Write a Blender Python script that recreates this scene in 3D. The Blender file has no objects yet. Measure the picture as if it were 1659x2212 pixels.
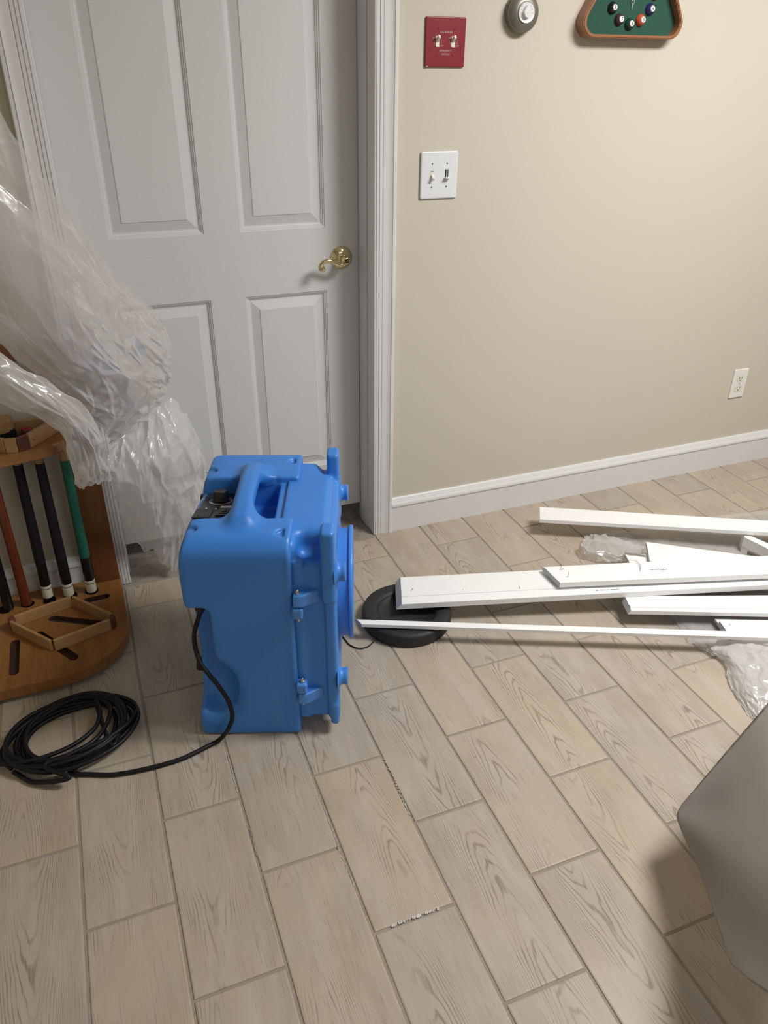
import bpy, bmesh, math, random
import numpy as np
from mathutils import Vector, Matrix, noise

S = bpy.context.scene
C = S.collection
PI = math.pi
R = math.radians
# ------------------------------------------------------------------ camera, world, lights, exposure
W_, H_ = 1659.0, 2212.0
FPX = 1663.7
PITCH, ROLL, YAW = R(30.078), R(0.539), R(21.591)
CAM_H = 1.43
fwd = Vector((math.sin(YAW) * math.cos(PITCH), math.cos(YAW) * math.cos(PITCH), -math.sin(PITCH)))
rt0 = Vector((math.cos(YAW), -math.sin(YAW), 0)); up0 = rt0.cross(fwd)
rt = rt0 * math.cos(ROLL) + up0 * math.sin(ROLL)
upv = up0 * math.cos(ROLL) - rt0 * math.sin(ROLL)
CPOS = Vector((0, 0, CAM_H))
cd = bpy.data.cameras.new('camera'); cam = bpy.data.objects.new('camera', cd); C.objects.link(cam)
cd.sensor_fit = 'HORIZONTAL'; cd.sensor_width = 36.0; cd.lens = FPX / W_ * 36.0; cd.clip_start = 0.02
m = Matrix((rt, upv, -fwd)).transposed().to_4x4(); m.translation = CPOS
cam.matrix_world = m
S.camera = cam

w = bpy.data.worlds.new('world'); S.world = w; w.use_nodes = True
w.node_tree.nodes['Background'].inputs[0].default_value = (0.9, 0.95, 1, 1)
w.node_tree.nodes['Background'].inputs[1].default_value = 0.3

def area_light(name, loc, sx, sy, power, col, rot=(0, 0, 0)):
    l = bpy.data.lights.new(name, 'AREA'); l.shape = 'RECTANGLE'; l.size = sx; l.size_y = sy
    l.energy = power; l.color = col
    o = bpy.data.objects.new(name, l); o.location = loc; o.rotation_euler = rot; C.objects.link(o); return o
area_light('ceiling_panel_lamp', (1.90, 0.78, 2.36), 0.9, 0.55, 50, (1, 0.985, 0.965))
area_light('rear_fill_light', (1.3, -1.8, 2.36), 1.2, 0.6, 14, (1, 0.985, 0.97))  # unseen fill light, added behind the camera to raise the ambient level
S.view_settings.view_transform = 'Standard'; S.view_settings.look = 'None'
S.view_settings.gamma = 1.0; S.view_settings.use_curve_mapping = False
S.view_settings.exposure = 0.44

# ------------------------------------------------------------------ geometry helpers
def ray(px, py):
    return rt * ((px - W_ / 2) / FPX) - upv * ((py - H_ / 2) / FPX) + fwd
def atz(px, py, z):
    d = ray(px, py); return CPOS + d * ((z - CPOS.z) / d.z)
def aty(px, py, y):
    d = ray(px, py); return CPOS + d * (y / d.y)
def proj(P):
    v = Vector(P) - CPOS; z = v.dot(fwd)
    return (W_ / 2 + FPX * v.dot(rt) / z, H_ / 2 - FPX * v.dot(upv) / z, z)

def link(name, me, mat=None, parent=None, smooth=False):
    o = bpy.data.objects.new(name, me); C.objects.link(o)
    if mat is not None:
        for mm in (mat if isinstance(mat, (list, tuple)) else [mat]): me.materials.append(mm)
    if smooth:
        me.polygons.foreach_set('use_smooth', [True] * len(me.polygons))
    if parent is not None: o.parent = parent
    return o
def tag(o, label=None, cat=None, group=None, kind=None):
    if label: o['label'] = label
    if cat: o['category'] = cat
    if group: o['group'] = group
    if kind: o['kind'] = kind
    return o
def thing(name, label, cat, loc=(0, 0, 0), rz=0, group=None):
    o = bpy.data.objects.new(name, None); C.objects.link(o); o.empty_display_size = .05
    o.location = loc; o.rotation_euler = (0, 0, rz)
    return tag(o, label, cat, group)
def obj(name, bm, mat, parent=None, smooth=False, loc=None, rot=None):
    me = bpy.data.meshes.new(name); bmesh.ops.recalc_face_normals(bm, faces=bm.faces[:]); bm.to_mesh(me); bm.free()
    o = link(name, me, mat, parent, smooth)
    if loc is not None: o.location = loc
    if rot is not None: o.rotation_euler = rot
    return o
def sharp(o, ang=35):
    me = o.data
    me.polygons.foreach_set('use_smooth', [True] * len(me.polygons))
    me.set_sharp_from_angle(angle=R(ang))
    md = o.modifiers.new('weighted', 'WEIGHTED_NORMAL'); md.keep_sharp = True; return o
def NB(): return bmesh.new()
def box(bm, x0, x1, y0, y1, z0, z1, bev=0, seg=2, M=None, mi=0):
    vs = [bm.verts.new(p) for p in ((x0,y0,z0),(x1,y0,z0),(x1,y1,z0),(x0,y1,z0),(x0,y0,z1),(x1,y0,z1),(x1,y1,z1),(x0,y1,z1))]
    fs = [bm.faces.new([vs[i] for i in f]) for f in ((3,2,1,0),(4,5,6,7),(0,1,5,4),(1,2,6,5),(2,3,7,6),(3,0,4,7))]
    for f in fs: f.material_index = mi
    if bev:
        es = list({e for f in fs for e in f.edges})
        r = bmesh.ops.bevel(bm, geom=es, offset=bev, segments=seg, affect='EDGES', profile=.5)
        vs = list({v for f in r['faces'] for v in f.verts} | {v for v in vs if v.is_valid})
        for f in r['faces']: f.material_index = mi
    if M is not None: bmesh.ops.transform(bm, matrix=M, verts=[v for v in vs if v.is_valid])
    return vs
def lathe(bm, prof, n=32, M=None, a0=0, a1=2*PI, mi=0):
    full = abs(a1 - a0 - 2*PI) < 1e-6; k = n if full else n + 1
    rings = []
    for (r, z) in prof:
        if r < 1e-6: rings.append([bm.verts.new((0, 0, z))])
        else: rings.append([bm.verts.new((r*math.cos(a0+(a1-a0)*i/n), r*math.sin(a0+(a1-a0)*i/n), z)) for i in range(k)])
    for a, b in zip(rings, rings[1:]):
        for i in range(n):
            j = (i+1) % k
            if len(a) == 1 and len(b) == 1: continue
            if len(a) == 1: f = bm.faces.new((a[0], b[j], b[i]))
            elif len(b) == 1: f = bm.faces.new((a[i], a[j], b[0]))
            else: f = bm.faces.new((a[i], a[j], b[j], b[i]))
            f.material_index = mi
    if M is not None: bmesh.ops.transform(bm, matrix=M, verts=[v for r in rings for v in r])
def spline(pts, n=8):
    P = [Vector(p) for p in pts]; P = [P[0]*2-P[1]] + P + [P[-1]*2-P[-2]]; out = []
    for i in range(1, len(P)-2):
        a, b, c, d = P[i-1:i+3]
        for k in range(n):
            t = k/n
            out.append(.5*((2*b)+(c-a)*t+(2*a-5*b+4*c-d)*t*t+(3*b-a-3*c+d)*t**3))
    out.append(P[-2]); return out
def tube(bm, path, r, n=10, caps=True, mi=0):
    P = [Vector(p) for p in path]; rings = []
    t0 = (P[1]-P[0]).normalized(); nrm = t0.orthogonal().normalized()
    for i, p in enumerate(P):
        t = (P[min(i+1, len(P)-1)] - P[max(i-1, 0)]).normalized()
        nrm = (nrm - t*nrm.dot(t)).normalized(); b = t.cross(nrm)
        rr = r(i/(len(P)-1)) if callable(r) else r
        rings.append([bm.verts.new(p + nrm*rr*math.cos(2*PI*k/n) + b*rr*math.sin(2*PI*k/n)) for k in range(n)])
    for a, b in zip(rings, rings[1:]):
        for k in range(n): f = bm.faces.new((a[k], a[(k+1) % n], b[(k+1) % n], b[k])); f.material_index = mi
    if caps: bm.faces.new(rings[0][::-1]).material_index = mi; bm.faces.new(rings[-1]).material_index = mi
def prism(bm, poly, z0, z1, M=None, mi=0, bev=0):
    a = [bm.verts.new((x, y, z0)) for x, y in poly]; b = [bm.verts.new((x, y, z1)) for x, y in poly]; n = len(poly)
    fs = [bm.faces.new(a[::-1]), bm.faces.new(b)] + [bm.faces.new((a[i], a[(i+1) % n], b[(i+1) % n], b[i])) for i in range(n)]
    for f in fs: f.material_index = mi
    vs = a + b
    if bev:
        es = list(fs[0].edges) + list(fs[1].edges)
        r = bmesh.ops.bevel(bm, geom=es, offset=bev, segments=3, affect='EDGES', profile=.5)
        for f in r['faces']: f.material_index = mi
        vs = list({v for f in r['faces'] for v in f.verts} | {v for v in vs if v.is_valid})
    if M is not None: bmesh.ops.transform(bm, matrix=M, verts=[v for v in vs if v.is_valid])
def loft(bm, sections, closed=True, caps=True):
    """sections: list of equal-length 3-D point loops"""
    rs = [[bm.verts.new(p) for p in s] for s in sections]; n = len(rs[0])
    for a, b in zip(rs, rs[1:]):
        for i in range(n if closed else n-1): bm.faces.new((a[i], a[(i+1) % n], b[(i+1) % n], b[i]))
    if caps: bm.faces.new(rs[0][::-1]); bm.faces.new(rs[-1])
def rounded_poly(pts, rad, seg=6):
    out = []; n = len(pts)
    for i in range(n):
        p = Vector(pts[i]).to_2d() if len(pts[i]) > 2 else Vector(pts[i]); a = Vector(pts[i-1]); b = Vector(pts[(i+1) % n])
        r = rad[i] if isinstance(rad, (list, tuple)) else rad
        u = (a-p).normalized(); v = (b-p).normalized()
        if r < 1e-6: out.append((p.x, p.y)); continue
        ang = u.angle(v); d = r/math.tan(ang/2); c = p + (u+v).normalized()*(r/math.sin(ang/2))
        s = p+u*d; e = p+v*d
        a0 = math.atan2(s.y-c.y, s.x-c.x); a1 = math.atan2(e.y-c.y, e.x-c.x); da = (a1-a0+PI) % (2*PI)-PI
        for k in range(seg+1): t = a0+da*k/seg; out.append((c.x+r*math.cos(t), c.y+r*math.sin(t)))
    return out
def text_mesh(txt, size, ext=.0004):
    cu = bpy.data.curves.new('t', 'FONT'); cu.body = txt; cu.size = size; cu.extrude = ext; cu.align_x = 'CENTER'; cu.align_y = 'CENTER'
    cu.resolution_u = 3
    o = bpy.data.objects.new('t', cu); C.objects.link(o)
    dg = bpy.context.evaluated_depsgraph_get(); me = bpy.data.meshes.new_from_object(o.evaluated_get(dg))
    bpy.data.objects.remove(o); bpy.data.curves.remove(cu); return me
def text(name, txt, size, mat, parent, loc, rot=(0, 0, 0), ext=.0004):
    me = text_mesh(txt, size, ext); me.materials.clear()
    o = link(name, me, mat, parent); o.location = loc; o.rotation_euler = rot; return o

# surface nets: solid rounded shapes from a distance field
def nets(f, lo, hi, h):
    lo = np.array(lo, float)-2*h; hi = np.array(hi, float)+2*h
    n = np.ceil((hi-lo)/h).astype(int)+1
    X, Y, Z = np.meshgrid(*[lo[i]+h*np.arange(n[i]) for i in range(3)], indexing='ij')
    D = f(X, Y, Z).astype(np.float64)
    s = D < 0
    c = [s[i:n[0]-1+i, j:n[1]-1+j, k:n[2]-1+k] for i in (0, 1) for j in (0, 1) for k in (0, 1)]
    cnt = sum(x.astype(np.int8) for x in c); act = (cnt > 0) & (cnt < 8)
    ids = -np.ones(act.shape, int); I = np.argwhere(act); ids[act] = np.arange(len(I))
    acc = np.zeros((len(I), 3)); num = np.zeros(len(I))
    for ax in range(3):
        for o1 in (0, 1):
            for o2 in (0, 1):
                a = [0, 0, 0]; oth = [i for i in range(3) if i != ax]; a[oth[0]] = o1; a[oth[1]] = o2
                b = list(a); b[ax] = 1
                da = D[I[:, 0]+a[0], I[:, 1]+a[1], I[:, 2]+a[2]]; db = D[I[:, 0]+b[0], I[:, 1]+b[1], I[:, 2]+b[2]]
                mk = (da < 0) != (db < 0); t = np.where(mk, da/np.where(mk, da-db, 1), 0)
                p = np.tile(np.array(a, float), (len(I), 1)); p[:, ax] += t
                acc += p*mk[:, None]; num += mk
    V = lo + h*(I + acc/num[:, None])
    F = []
    for ax in range(3):
        o1, o2 = [(1, 2), (2, 0), (0, 1)][ax]
        sl = [slice(1, n[i]-1) for i in range(3)]; sl[ax] = slice(0, n[ax]-1)
        sl2 = list(sl); sl2[ax] = slice(1, n[ax])
        A, B = s[tuple(sl)], s[tuple(sl2)]
        for flip, mask in ((False, A & ~B), (True, ~A & B)):
            E = np.argwhere(mask)
            if not len(E): continue
            off = np.ones(3, int); off[ax] = 0; E = E+off
            def cell(d1, d2):
                e = E.copy(); e[:, o1] += d1; e[:, o2] += d2; return ids[e[:, 0], e[:, 1], e[:, 2]]
            q = np.stack([cell(-1, -1), cell(0, -1), cell(0, 0), cell(-1, 0)], 1)
            F.append(q[:, ::-1] if flip else q)
    F = np.concatenate(F)
    me = bpy.data.meshes.new('solid')
    me.vertices.add(len(V)); me.vertices.foreach_set('co', V.ravel())
    me.loops.add(F.size); me.loops.foreach_set('vertex_index', F.ravel())
    me.polygons.add(len(F)); me.polygons.foreach_set('loop_start', np.arange(0, F.size, 4)); me.polygons.foreach_set('loop_total', np.full(len(F), 4))
    me.update(calc_edges=True); me.validate(); return me
def sbox(X, Y, Z, x0, x1, y0, y1, z0, z1, r=.01):
    cx, cy, cz = (x0+x1)/2, (y0+y1)/2, (z0+z1)/2
    qx = np.abs(X-cx)-(x1-x0)/2+r; qy = np.abs(Y-cy)-(y1-y0)/2+r; qz = np.abs(Z-cz)-(z1-z0)/2+r
    return np.sqrt(np.maximum(qx, 0)**2+np.maximum(qy, 0)**2+np.maximum(qz, 0)**2)+np.minimum(np.maximum(qx, np.maximum(qy, qz)), 0)-r
def smin(a, b, k):
    h = np.clip(.5+.5*(b-a)/k, 0, 1); return b*(1-h)+a*h-k*h*(1-h)
def smax(a, b, k): return -smin(-a, -b, k)
def sell(X, Y, Z, c, r):
    k = np.sqrt(((X-c[0])/r[0])**2+((Y-c[1])/r[1])**2+((Z-c[2])/r[2])**2); return (k-1)*min(r)

# ------------------------------------------------------------------ materials
MATS = {}
def base_mat(name):
    m = bpy.data.materials.new(name); m.use_nodes = True; MATS[name] = m
    return m, m.node_tree, m.node_tree.nodes['Principled BSDF']
def nd(nt, typ, **kw):
    n = nt.nodes.new(typ)
    for k, v in kw.items():
        if k.startswith('i_'): n.inputs[k[2:].replace('_', ' ')].default_value = v
        else: setattr(n, k, v)
    return n
def mth(nt, op, a, b=None, c=None, clamp=False):
    n = nt.nodes.new('ShaderNodeMath'); n.operation = op; n.use_clamp = clamp
    for i, v in enumerate((a, b, c)):
        if v is None: continue
        if hasattr(v, 'links') or hasattr(v, 'is_linked'): nt.links.new(v, n.inputs[i])
        else: n.inputs[i].default_value = v
    return n.outputs[0]
def mixc(nt, fac, a, b):
    n = nt.nodes.new('ShaderNodeMix'); n.data_type = 'RGBA'
    for sck, v in ((n.inputs[0], fac), (n.inputs[6], a), (n.inputs[7], b)):
        if hasattr(v, 'is_linked'): nt.links.new(v, sck)
        else: sck.default_value = v if not isinstance(v, tuple) else (v+(1,))[:4]
    return n.outputs[2]
def noise_tex(nt, scale, detail=3, vec=None, rough=.5, dist=0):
    n = nd(nt, 'ShaderNodeTexNoise'); n.inputs['Scale'].default_value = scale; n.inputs['Detail'].default_value = detail
    n.inputs['Roughness'].default_value = rough; n.inputs['Distortion'].default_value = dist
    if vec is not None: nt.links.new(vec, n.inputs['Vector'])
    return n.outputs['Fac']
def objco(nt, scale=(1, 1, 1), rnd=0):
    tc = nd(nt, 'ShaderNodeTexCoord'); mp = nd(nt, 'ShaderNodeMapping'); mp.inputs['Scale'].default_value = scale
    nt.links.new(tc.outputs['Object'], mp.inputs['Vector'])
    if rnd:
        oi = nd(nt, 'ShaderNodeObjectInfo'); cb = nd(nt, 'ShaderNodeCombineXYZ')
        v = mth(nt, 'MULTIPLY', oi.outputs['Random'], rnd)
        for i in range(3): nt.links.new(v, cb.inputs[i])
        nt.links.new(cb.outputs[0], mp.inputs['Location'])
    return mp.outputs[0]
def bump(nt, p, h, strength=.2, dist=.002):
    b = nd(nt, 'ShaderNodeBump'); b.inputs['Strength'].default_value = strength; b.inputs['Distance'].default_value = dist
    nt.links.new(h, b.inputs['Height']); nt.links.new(b.outputs[0], p.inputs['Normal'])
def ramp01(nt, v, lo, hi):
    n = nd(nt, 'ShaderNodeMapRange'); n.inputs['From Min'].default_value = lo; n.inputs['From Max'].default_value = hi
    nt.links.new(v, n.inputs['Value']); return n.outputs[0]
def mat(name, col, rough=.5, metal=0, var=.0, nscale=30, bmp=0, bscale=200, bdist=.001, spec=.5, coat=0):
    m, nt, p = base_mat(name)
    p.inputs['Roughness'].default_value = rough; p.inputs['Metallic'].default_value = metal
    p.inputs['Specular IOR Level'].default_value = spec; p.inputs['Coat Weight'].default_value = coat
    co = objco(nt)
    n = noise_tex(nt, nscale, 4, co)
    c2 = tuple(max(0, x*(1-var)) for x in col)
    nt.links.new(mixc(nt, n, col, c2), p.inputs['Base Color'])
    if bmp: bump(nt, p, noise_tex(nt, bscale, 3, co), bmp, bdist)
    return m
def wood(name, c1, c2, scale=(30, 30, 2), rough=.35, coat=.2, ring=6):
    m, nt, p = base_mat(name); co = objco(nt, scale)
    n = noise_tex(nt, 1.0, 5, co, .6, 1.2); n2 = noise_tex(nt, ring, 4, co, .6, .3)
    f = mth(nt, 'ADD', mth(nt, 'MULTIPLY', n, .65), mth(nt, 'MULTIPLY', n2, .35))
    nt.links.new(mixc(nt, ramp01(nt, f, .3, .7), c1, c2), p.inputs['Base Color'])
    p.inputs['Roughness'].default_value = rough; p.inputs['Coat Weight'].default_value = coat
    bump(nt, p, n2, .08, .001); return m

M_wall = mat('beige_wall_paint', (.595, .548, .462), .75, var=.04, nscale=3, bmp=.12, bscale=260, bdist=.0008, spec=.25)
M_ceil = mat('ceiling_paint', (.8, .79, .76), .9)
M_trim = mat('white_trim_paint', (.72, .72, .715), .35, var=.03, nscale=8, bmp=.05, bscale=60)
M_board = mat('white_moulding_paint', (.86, .86, .855), .42, var=.03, nscale=12, bmp=.04, bscale=80)
M_boardend = mat('cut_moulding_end', (.55, .56, .58), .8, var=.2, nscale=60)
M_plate = mat('white_plate_plastic', (.74, .76, .79), .25)
M_ivory = mat('ivory_plastic', (.76, .74, .66), .3)
M_red = mat('red_painted_plate', (.24, .018, .025), .35, var=.08, nscale=40)
M_redtext = mat('pink_white_print', (.62, .38, .42), .5)
M_dark = mat('dark_void', (.012, .012, .014), .6)
M_screw = mat('steel_screw', (.6, .58, .54), .25, 1)
M_brass = mat('polished_brass', (.74, .66, .40), .13, 1)
M_pewter = mat('pewter_thermostat_metal', (.22, .20, .17), .42, .5, var=.06)
M_silver = mat('silver_dial_metal', (.82, .82, .82), .3, .25)
M_black = mat('black_rubber', (.016, .016, .018), .6, var=.2, bmp=.1, bscale=300)
M_disc = mat('black_disc_rubber', (.017, .018, .02), .6, var=.3, nscale=14, bmp=.1, bscale=150)
M_cord = mat('black_cord_vinyl', (.006, .006, .008), .45, spec=.3)
M_panel = mat('black_control_plate', (.022, .022, .026), .35, .1)
M_socket = mat('black_socket_plastic', (.012, .012, .013), .4)
M_white = mat('white_print', (.75, .75, .73), .5)
M_greytext = mat('grey_print', (.4, .4, .42), .5)
M_navytext = mat('faded_blue_print', (.16, .17, .3), .6)
M_rlabel = mat('red_label_print', (.35, .05, .05), .5)
M_nail = mat('steel_nail', (.35, .34, .32), .35, 1)
M_felt = mat('green_felt', (.022, .085, .058), .95, var=.15, nscale=60, bmp=.2, bscale=700)
M_film = None

# blue roto-moulded plastic with pale scuffs
m, nt, p = base_mat('blue_moulded_plastic'); M_blue = m
co = objco(nt)
sc = ramp01(nt, noise_tex(nt, 9, 6, objco(nt, (1, 1, .25)), .75, .4), .60, .80)
geo = nd(nt, 'ShaderNodeNewGeometry')
edge = ramp01(nt, geo.outputs['Pointiness'], .505, .56)
f = mth(nt, 'ADD', mth(nt, 'MULTIPLY', sc, .12), mth(nt, 'MULTIPLY', edge, .10), clamp=True)
cb = mixc(nt, noise_tex(nt, 4, 3, co), (.045, .235, .70), (.038, .205, .64))
nt.links.new(mixc(nt, f, cb, (.30, .45, .68)), p.inputs['Base Color'])
p.inputs['Roughness'].default_value = .40
p.inputs['Subsurface Weight'].default_value = .0
bump(nt, p, noise_tex(nt, 420, 2, co), .08, .0006)

# door skin: white with faint embossed wood grain
m, nt, p = base_mat('white_door_paint'); M_door = m
p.inputs['Base Color'].default_value = (.66, .665, .665, 1); p.inputs['Roughness'].default_value = .45
g1 = noise_tex(nt, 1, 4, objco(nt, (14, 1, 420)), .6, .2)
bump(nt, p, g1, .22, .0012)
m, nt, p = base_mat('white_door_paint_upright'); M_doorv = m
p.inputs['Base Color'].default_value = (.66, .665, .665, 1); p.inputs['Roughness'].default_value = .45
bump(nt, p, noise_tex(nt, 1, 4, objco(nt, (420, 1, 14)), .6, .2), .12, .001)

# wood-look floor tile
m, nt, p = base_mat('wood_look_tile'); M_tile = m
tc = nd(nt, 'ShaderNodeTexCoord'); oi = nd(nt, 'ShaderNodeObjectInfo'); sp = nd(nt, 'ShaderNodeSeparateXYZ')
nt.links.new(tc.outputs['Object'], sp.inputs[0])
rnd = oi.outputs['Random']
def tco(scale, k):
    mp = nd(nt, 'ShaderNodeMapping'); mp.inputs['Scale'].default_value = scale; nt.links.new(tc.outputs['Object'], mp.inputs['Vector'])
    cb = nd(nt, 'ShaderNodeCombineXYZ'); v = mth(nt, 'MULTIPLY', rnd, k)
    for i in range(3): nt.links.new(v, cb.inputs[i])
    nt.links.new(cb.outputs[0], mp.inputs['Location']); return mp.outputs[0]
warp = noise_tex(nt, 1, 3, tco((13, 3.2, 1), 71), .5)
fr = mth(nt, 'FRACT', mth(nt, 'MULTIPLY', rnd, 17.3))
x0 = mth(nt, 'MULTIPLY', mth(nt, 'SUBTRACT', fr, .5), .09)
dx = mth(nt, 'SUBTRACT', sp.outputs[0], x0)
sgn = mth(nt, 'SUBTRACT', mth(nt, 'MULTIPLY', mth(nt, 'GREATER_THAN', mth(nt, 'FRACT', mth(nt, 'MULTIPLY', rnd, 31.7)), .35), 2), 1)
yy = mth(nt, 'MULTIPLY', sp.outputs[1], sgn)
ph = mth(nt, 'ADD', mth(nt, 'MULTIPLY', mth(nt, 'MULTIPLY', dx, dx), 2600), mth(nt, 'MULTIPLY', yy, 15))
ph = mth(nt, 'ADD', ph, mth(nt, 'MULTIPLY', warp, 7))
sn = mth(nt, 'SINE', mth(nt, 'MULTIPLY', ph, 6.2832))
lines = ramp01(nt, sn, .45, 1.0)
patch = ramp01(nt, noise_tex(nt, 1, 2, tco((11, 5, 1), 13)), .42, .62)
ftex = noise_tex(nt, 1, 5, tco((330, 14, 1), 29), .6)
fine = ramp01(nt, ftex, .58, .70)
lines = mth(nt, 'MULTIPLY', mth(nt, 'MULTIPLY', lines, patch), mth(nt, 'ADD', ramp01(nt, ftex, .35, .6), .35), clamp=True)
cloud = noise_tex(nt, 1, 4, tco((14, 6, 1), 41), .55)
r2 = mth(nt, 'FRACT', mth(nt, 'MULTIPLY', rnd, 7.77))
tone = mth(nt, 'ADD', mth(nt, 'MULTIPLY', ramp01(nt, r2, .1, .9), .62), mth(nt, 'MULTIPLY', ramp01(nt, cloud, .35, .68), .5), clamp=True)
col = mixc(nt, tone, (.385, .342, .295), (.455, .370, .275))
light = ramp01(nt, noise_tex(nt, 1, 4, tco((30, 5, 1), 57), .6), .45, .7)
col = mixc(nt, mth(nt, 'MULTIPLY', light, .45), col, (.50, .455, .385))
col = mixc(nt, mth(nt, 'MULTIPLY', fine, .38), col, (.20, .155, .12))
col = mixc(nt, mth(nt, 'MULTIPLY', lines, .62), col, (.17, .125, .09))
nt.links.new(col, p.inputs['Base Color'])
p.inputs['Roughness'].default_value = .48; p.inputs['Specular IOR Level'].default_value = .4
hgt = mth(nt, 'SUBTRACT', 1, mth(nt, 'ADD', lines, mth(nt, 'MULTIPLY', ftex, .6)))
bump(nt, p, hgt, .25, .0012)
M_grout = mat('taupe_grout', (.34, .295, .245), .9, var=.25, nscale=40, bmp=.3, bscale=300)
M_mortar = mat('rough_mortar', (.33, .29, .24), .95, var=.5, nscale=30, bmp=1, bscale=60, bdist=.006)
M_residue = mat('white_paint_residue', (.68, .66, .63), .8, var=.3, nscale=90)

M_oak = wood('honey_oak_varnish', (.34, .155, .042), (.20, .080, .020), (26, 3, 26))
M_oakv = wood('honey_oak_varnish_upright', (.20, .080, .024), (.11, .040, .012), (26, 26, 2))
M_pine = wood('pale_maple', (.46, .28, .12), (.34, .19, .075), (30, 4, 30), .45, .05)
M_walnut = wood('dark_reddish_wood', (.17, .055, .03), (.09, .03, .018), (40, 40, 6))
M_cuebrown = wood('reddish_brown_cue', (.17, .036, .010), (.08, .016, .006), (60, 60, 5), .25, .4)
M_cuetan = wood('tan_cue_forearm', (.40, .26, .12), (.20, .11, .045), (120, 120, 3), .25, .4)
M_clockwood = wood('orange_brown_wood', (.34, .155, .075), (.25, .10, .045), (14, 60, 60), .35, .2)
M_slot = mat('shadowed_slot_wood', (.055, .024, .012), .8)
M_blackwrap = mat('black_leather_wrap', (.008, .008, .012), .55, bmp=.9, bscale=420, bdist=.0015, spec=.3)
M_greenwrap = mat('green_leather_wrap', (.010, .17, .115), .45, var=.75, nscale=160, bmp=.9, bscale=300, bdist=.002)
M_cueblack = mat('black_cue_lacquer', (.008, .008, .009), .2)
M_cuewhite = mat('cream_cue_cap', (.72, .68, .56), .3)
M_bristle = mat('black_bristles', (.01, .01, .012), .7, bmp=1, bscale=500, bdist=.002)

# milky polyethylene film
def film(name, milk=.72, tint=(.80, .79, .79), s=1.0):
    m = bpy.data.materials.new(name); m.use_nodes = True; nt = m.node_tree; nt.nodes.clear()
    out = nd(nt, 'ShaderNodeOutputMaterial'); tc = nd(nt, 'ShaderNodeTexCoord')
    co = tc.outputs['Object']
    n1 = noise_tex(nt, 7*s, 4, co, .6, .8)
    v = nd(nt, 'ShaderNodeTexVoronoi'); v.feature = 'DISTANCE_TO_EDGE'; v.inputs['Scale'].default_value = 9*s
    wv = nd(nt, 'ShaderNodeVectorMath'); wv.operation = 'MULTIPLY_ADD'
    nn = nd(nt, 'ShaderNodeTexNoise'); nn.inputs['Scale'].default_value = 6*s; nt.links.new(co, nn.inputs['Vector'])
    nt.links.new(nn.outputs['Color'], wv.inputs[0]); wv.inputs[1].default_value = (.12, .12, .12); nt.links.new(co, wv.inputs[2])
    nt.links.new(wv.outputs[0], v.inputs['Vector'])
    crease = mth(nt, 'MULTIPLY', ramp01(nt, v.outputs['Distance'], 0, .3), ramp01(nt, n1, .35, .65))
    b = nd(nt, 'ShaderNodeBump'); b.inputs['Strength'].default_value = .35; b.inputs['Distance'].default_value = .003
    nt.links.new(crease, b.inputs['Height'])
    df = nd(nt, 'ShaderNodeBsdfDiffuse'); df.inputs[0].default_value = tint+(1,)
    tl = nd(nt, 'ShaderNodeBsdfTranslucent'); tl.inputs[0].default_value = tint+(1,)
    tr = nd(nt, 'ShaderNodeBsdfTransparent'); tr.inputs[0].default_value = (.97, .97, .97, 1)
    gl = nd(nt, 'ShaderNodeBsdfGlossy'); gl.inputs['Roughness'].default_value = .22; gl.inputs[0].default_value = (1, 1, 1, 1)
    for x in (df, gl): nt.links.new(b.outputs[0], x.inputs['Normal'])
    a = nd(nt, 'ShaderNodeMixShader'); a.inputs[0].default_value = .42; nt.links.new(df.outputs[0], a.inputs[1]); nt.links.new(tl.outputs[0], a.inputs[2])
    lw = nd(nt, 'ShaderNodeLayerWeight'); lw.inputs[0].default_value = .35
    fc = mth(nt, 'ADD', milk-.06, mth(nt, 'ADD', mth(nt, 'MULTIPLY', lw.outputs['Facing'], .22), mth(nt, 'MULTIPLY', ramp01(nt, n1, .35, .7), .12)), clamp=True)
    c = nd(nt, 'ShaderNodeMixShader'); nt.links.new(fc, c.inputs[0]); nt.links.new(tr.outputs[0], c.inputs[1]); nt.links.new(a.outputs[0], c.inputs[2])
    d = nd(nt, 'ShaderNodeMixShader'); nt.links.new(mth(nt, 'ADD', .05, mth(nt, 'MULTIPLY', lw.outputs['Fresnel'], .22)), d.inputs[0])
    nt.links.new(c.outputs[0], d.inputs[1]); nt.links.new(gl.outputs[0], d.inputs[2]); nt.links.new(d.outputs[0], out.inputs[0])
    return m
M_film = film('milky_plastic_film', .50, (.76, .74, .73))
M_film2 = film('milky_plastic_film_bunched', .70, (.84, .835, .83), s=1.2)
M_film3 = film('clear_plastic_film_floor', .34, (.78, .77, .77), 1.6)
M_cover = mat('grey_beige_vinyl', (.50, .462, .42), .6, var=.06, nscale=5, bmp=.05, bscale=90)

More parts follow.
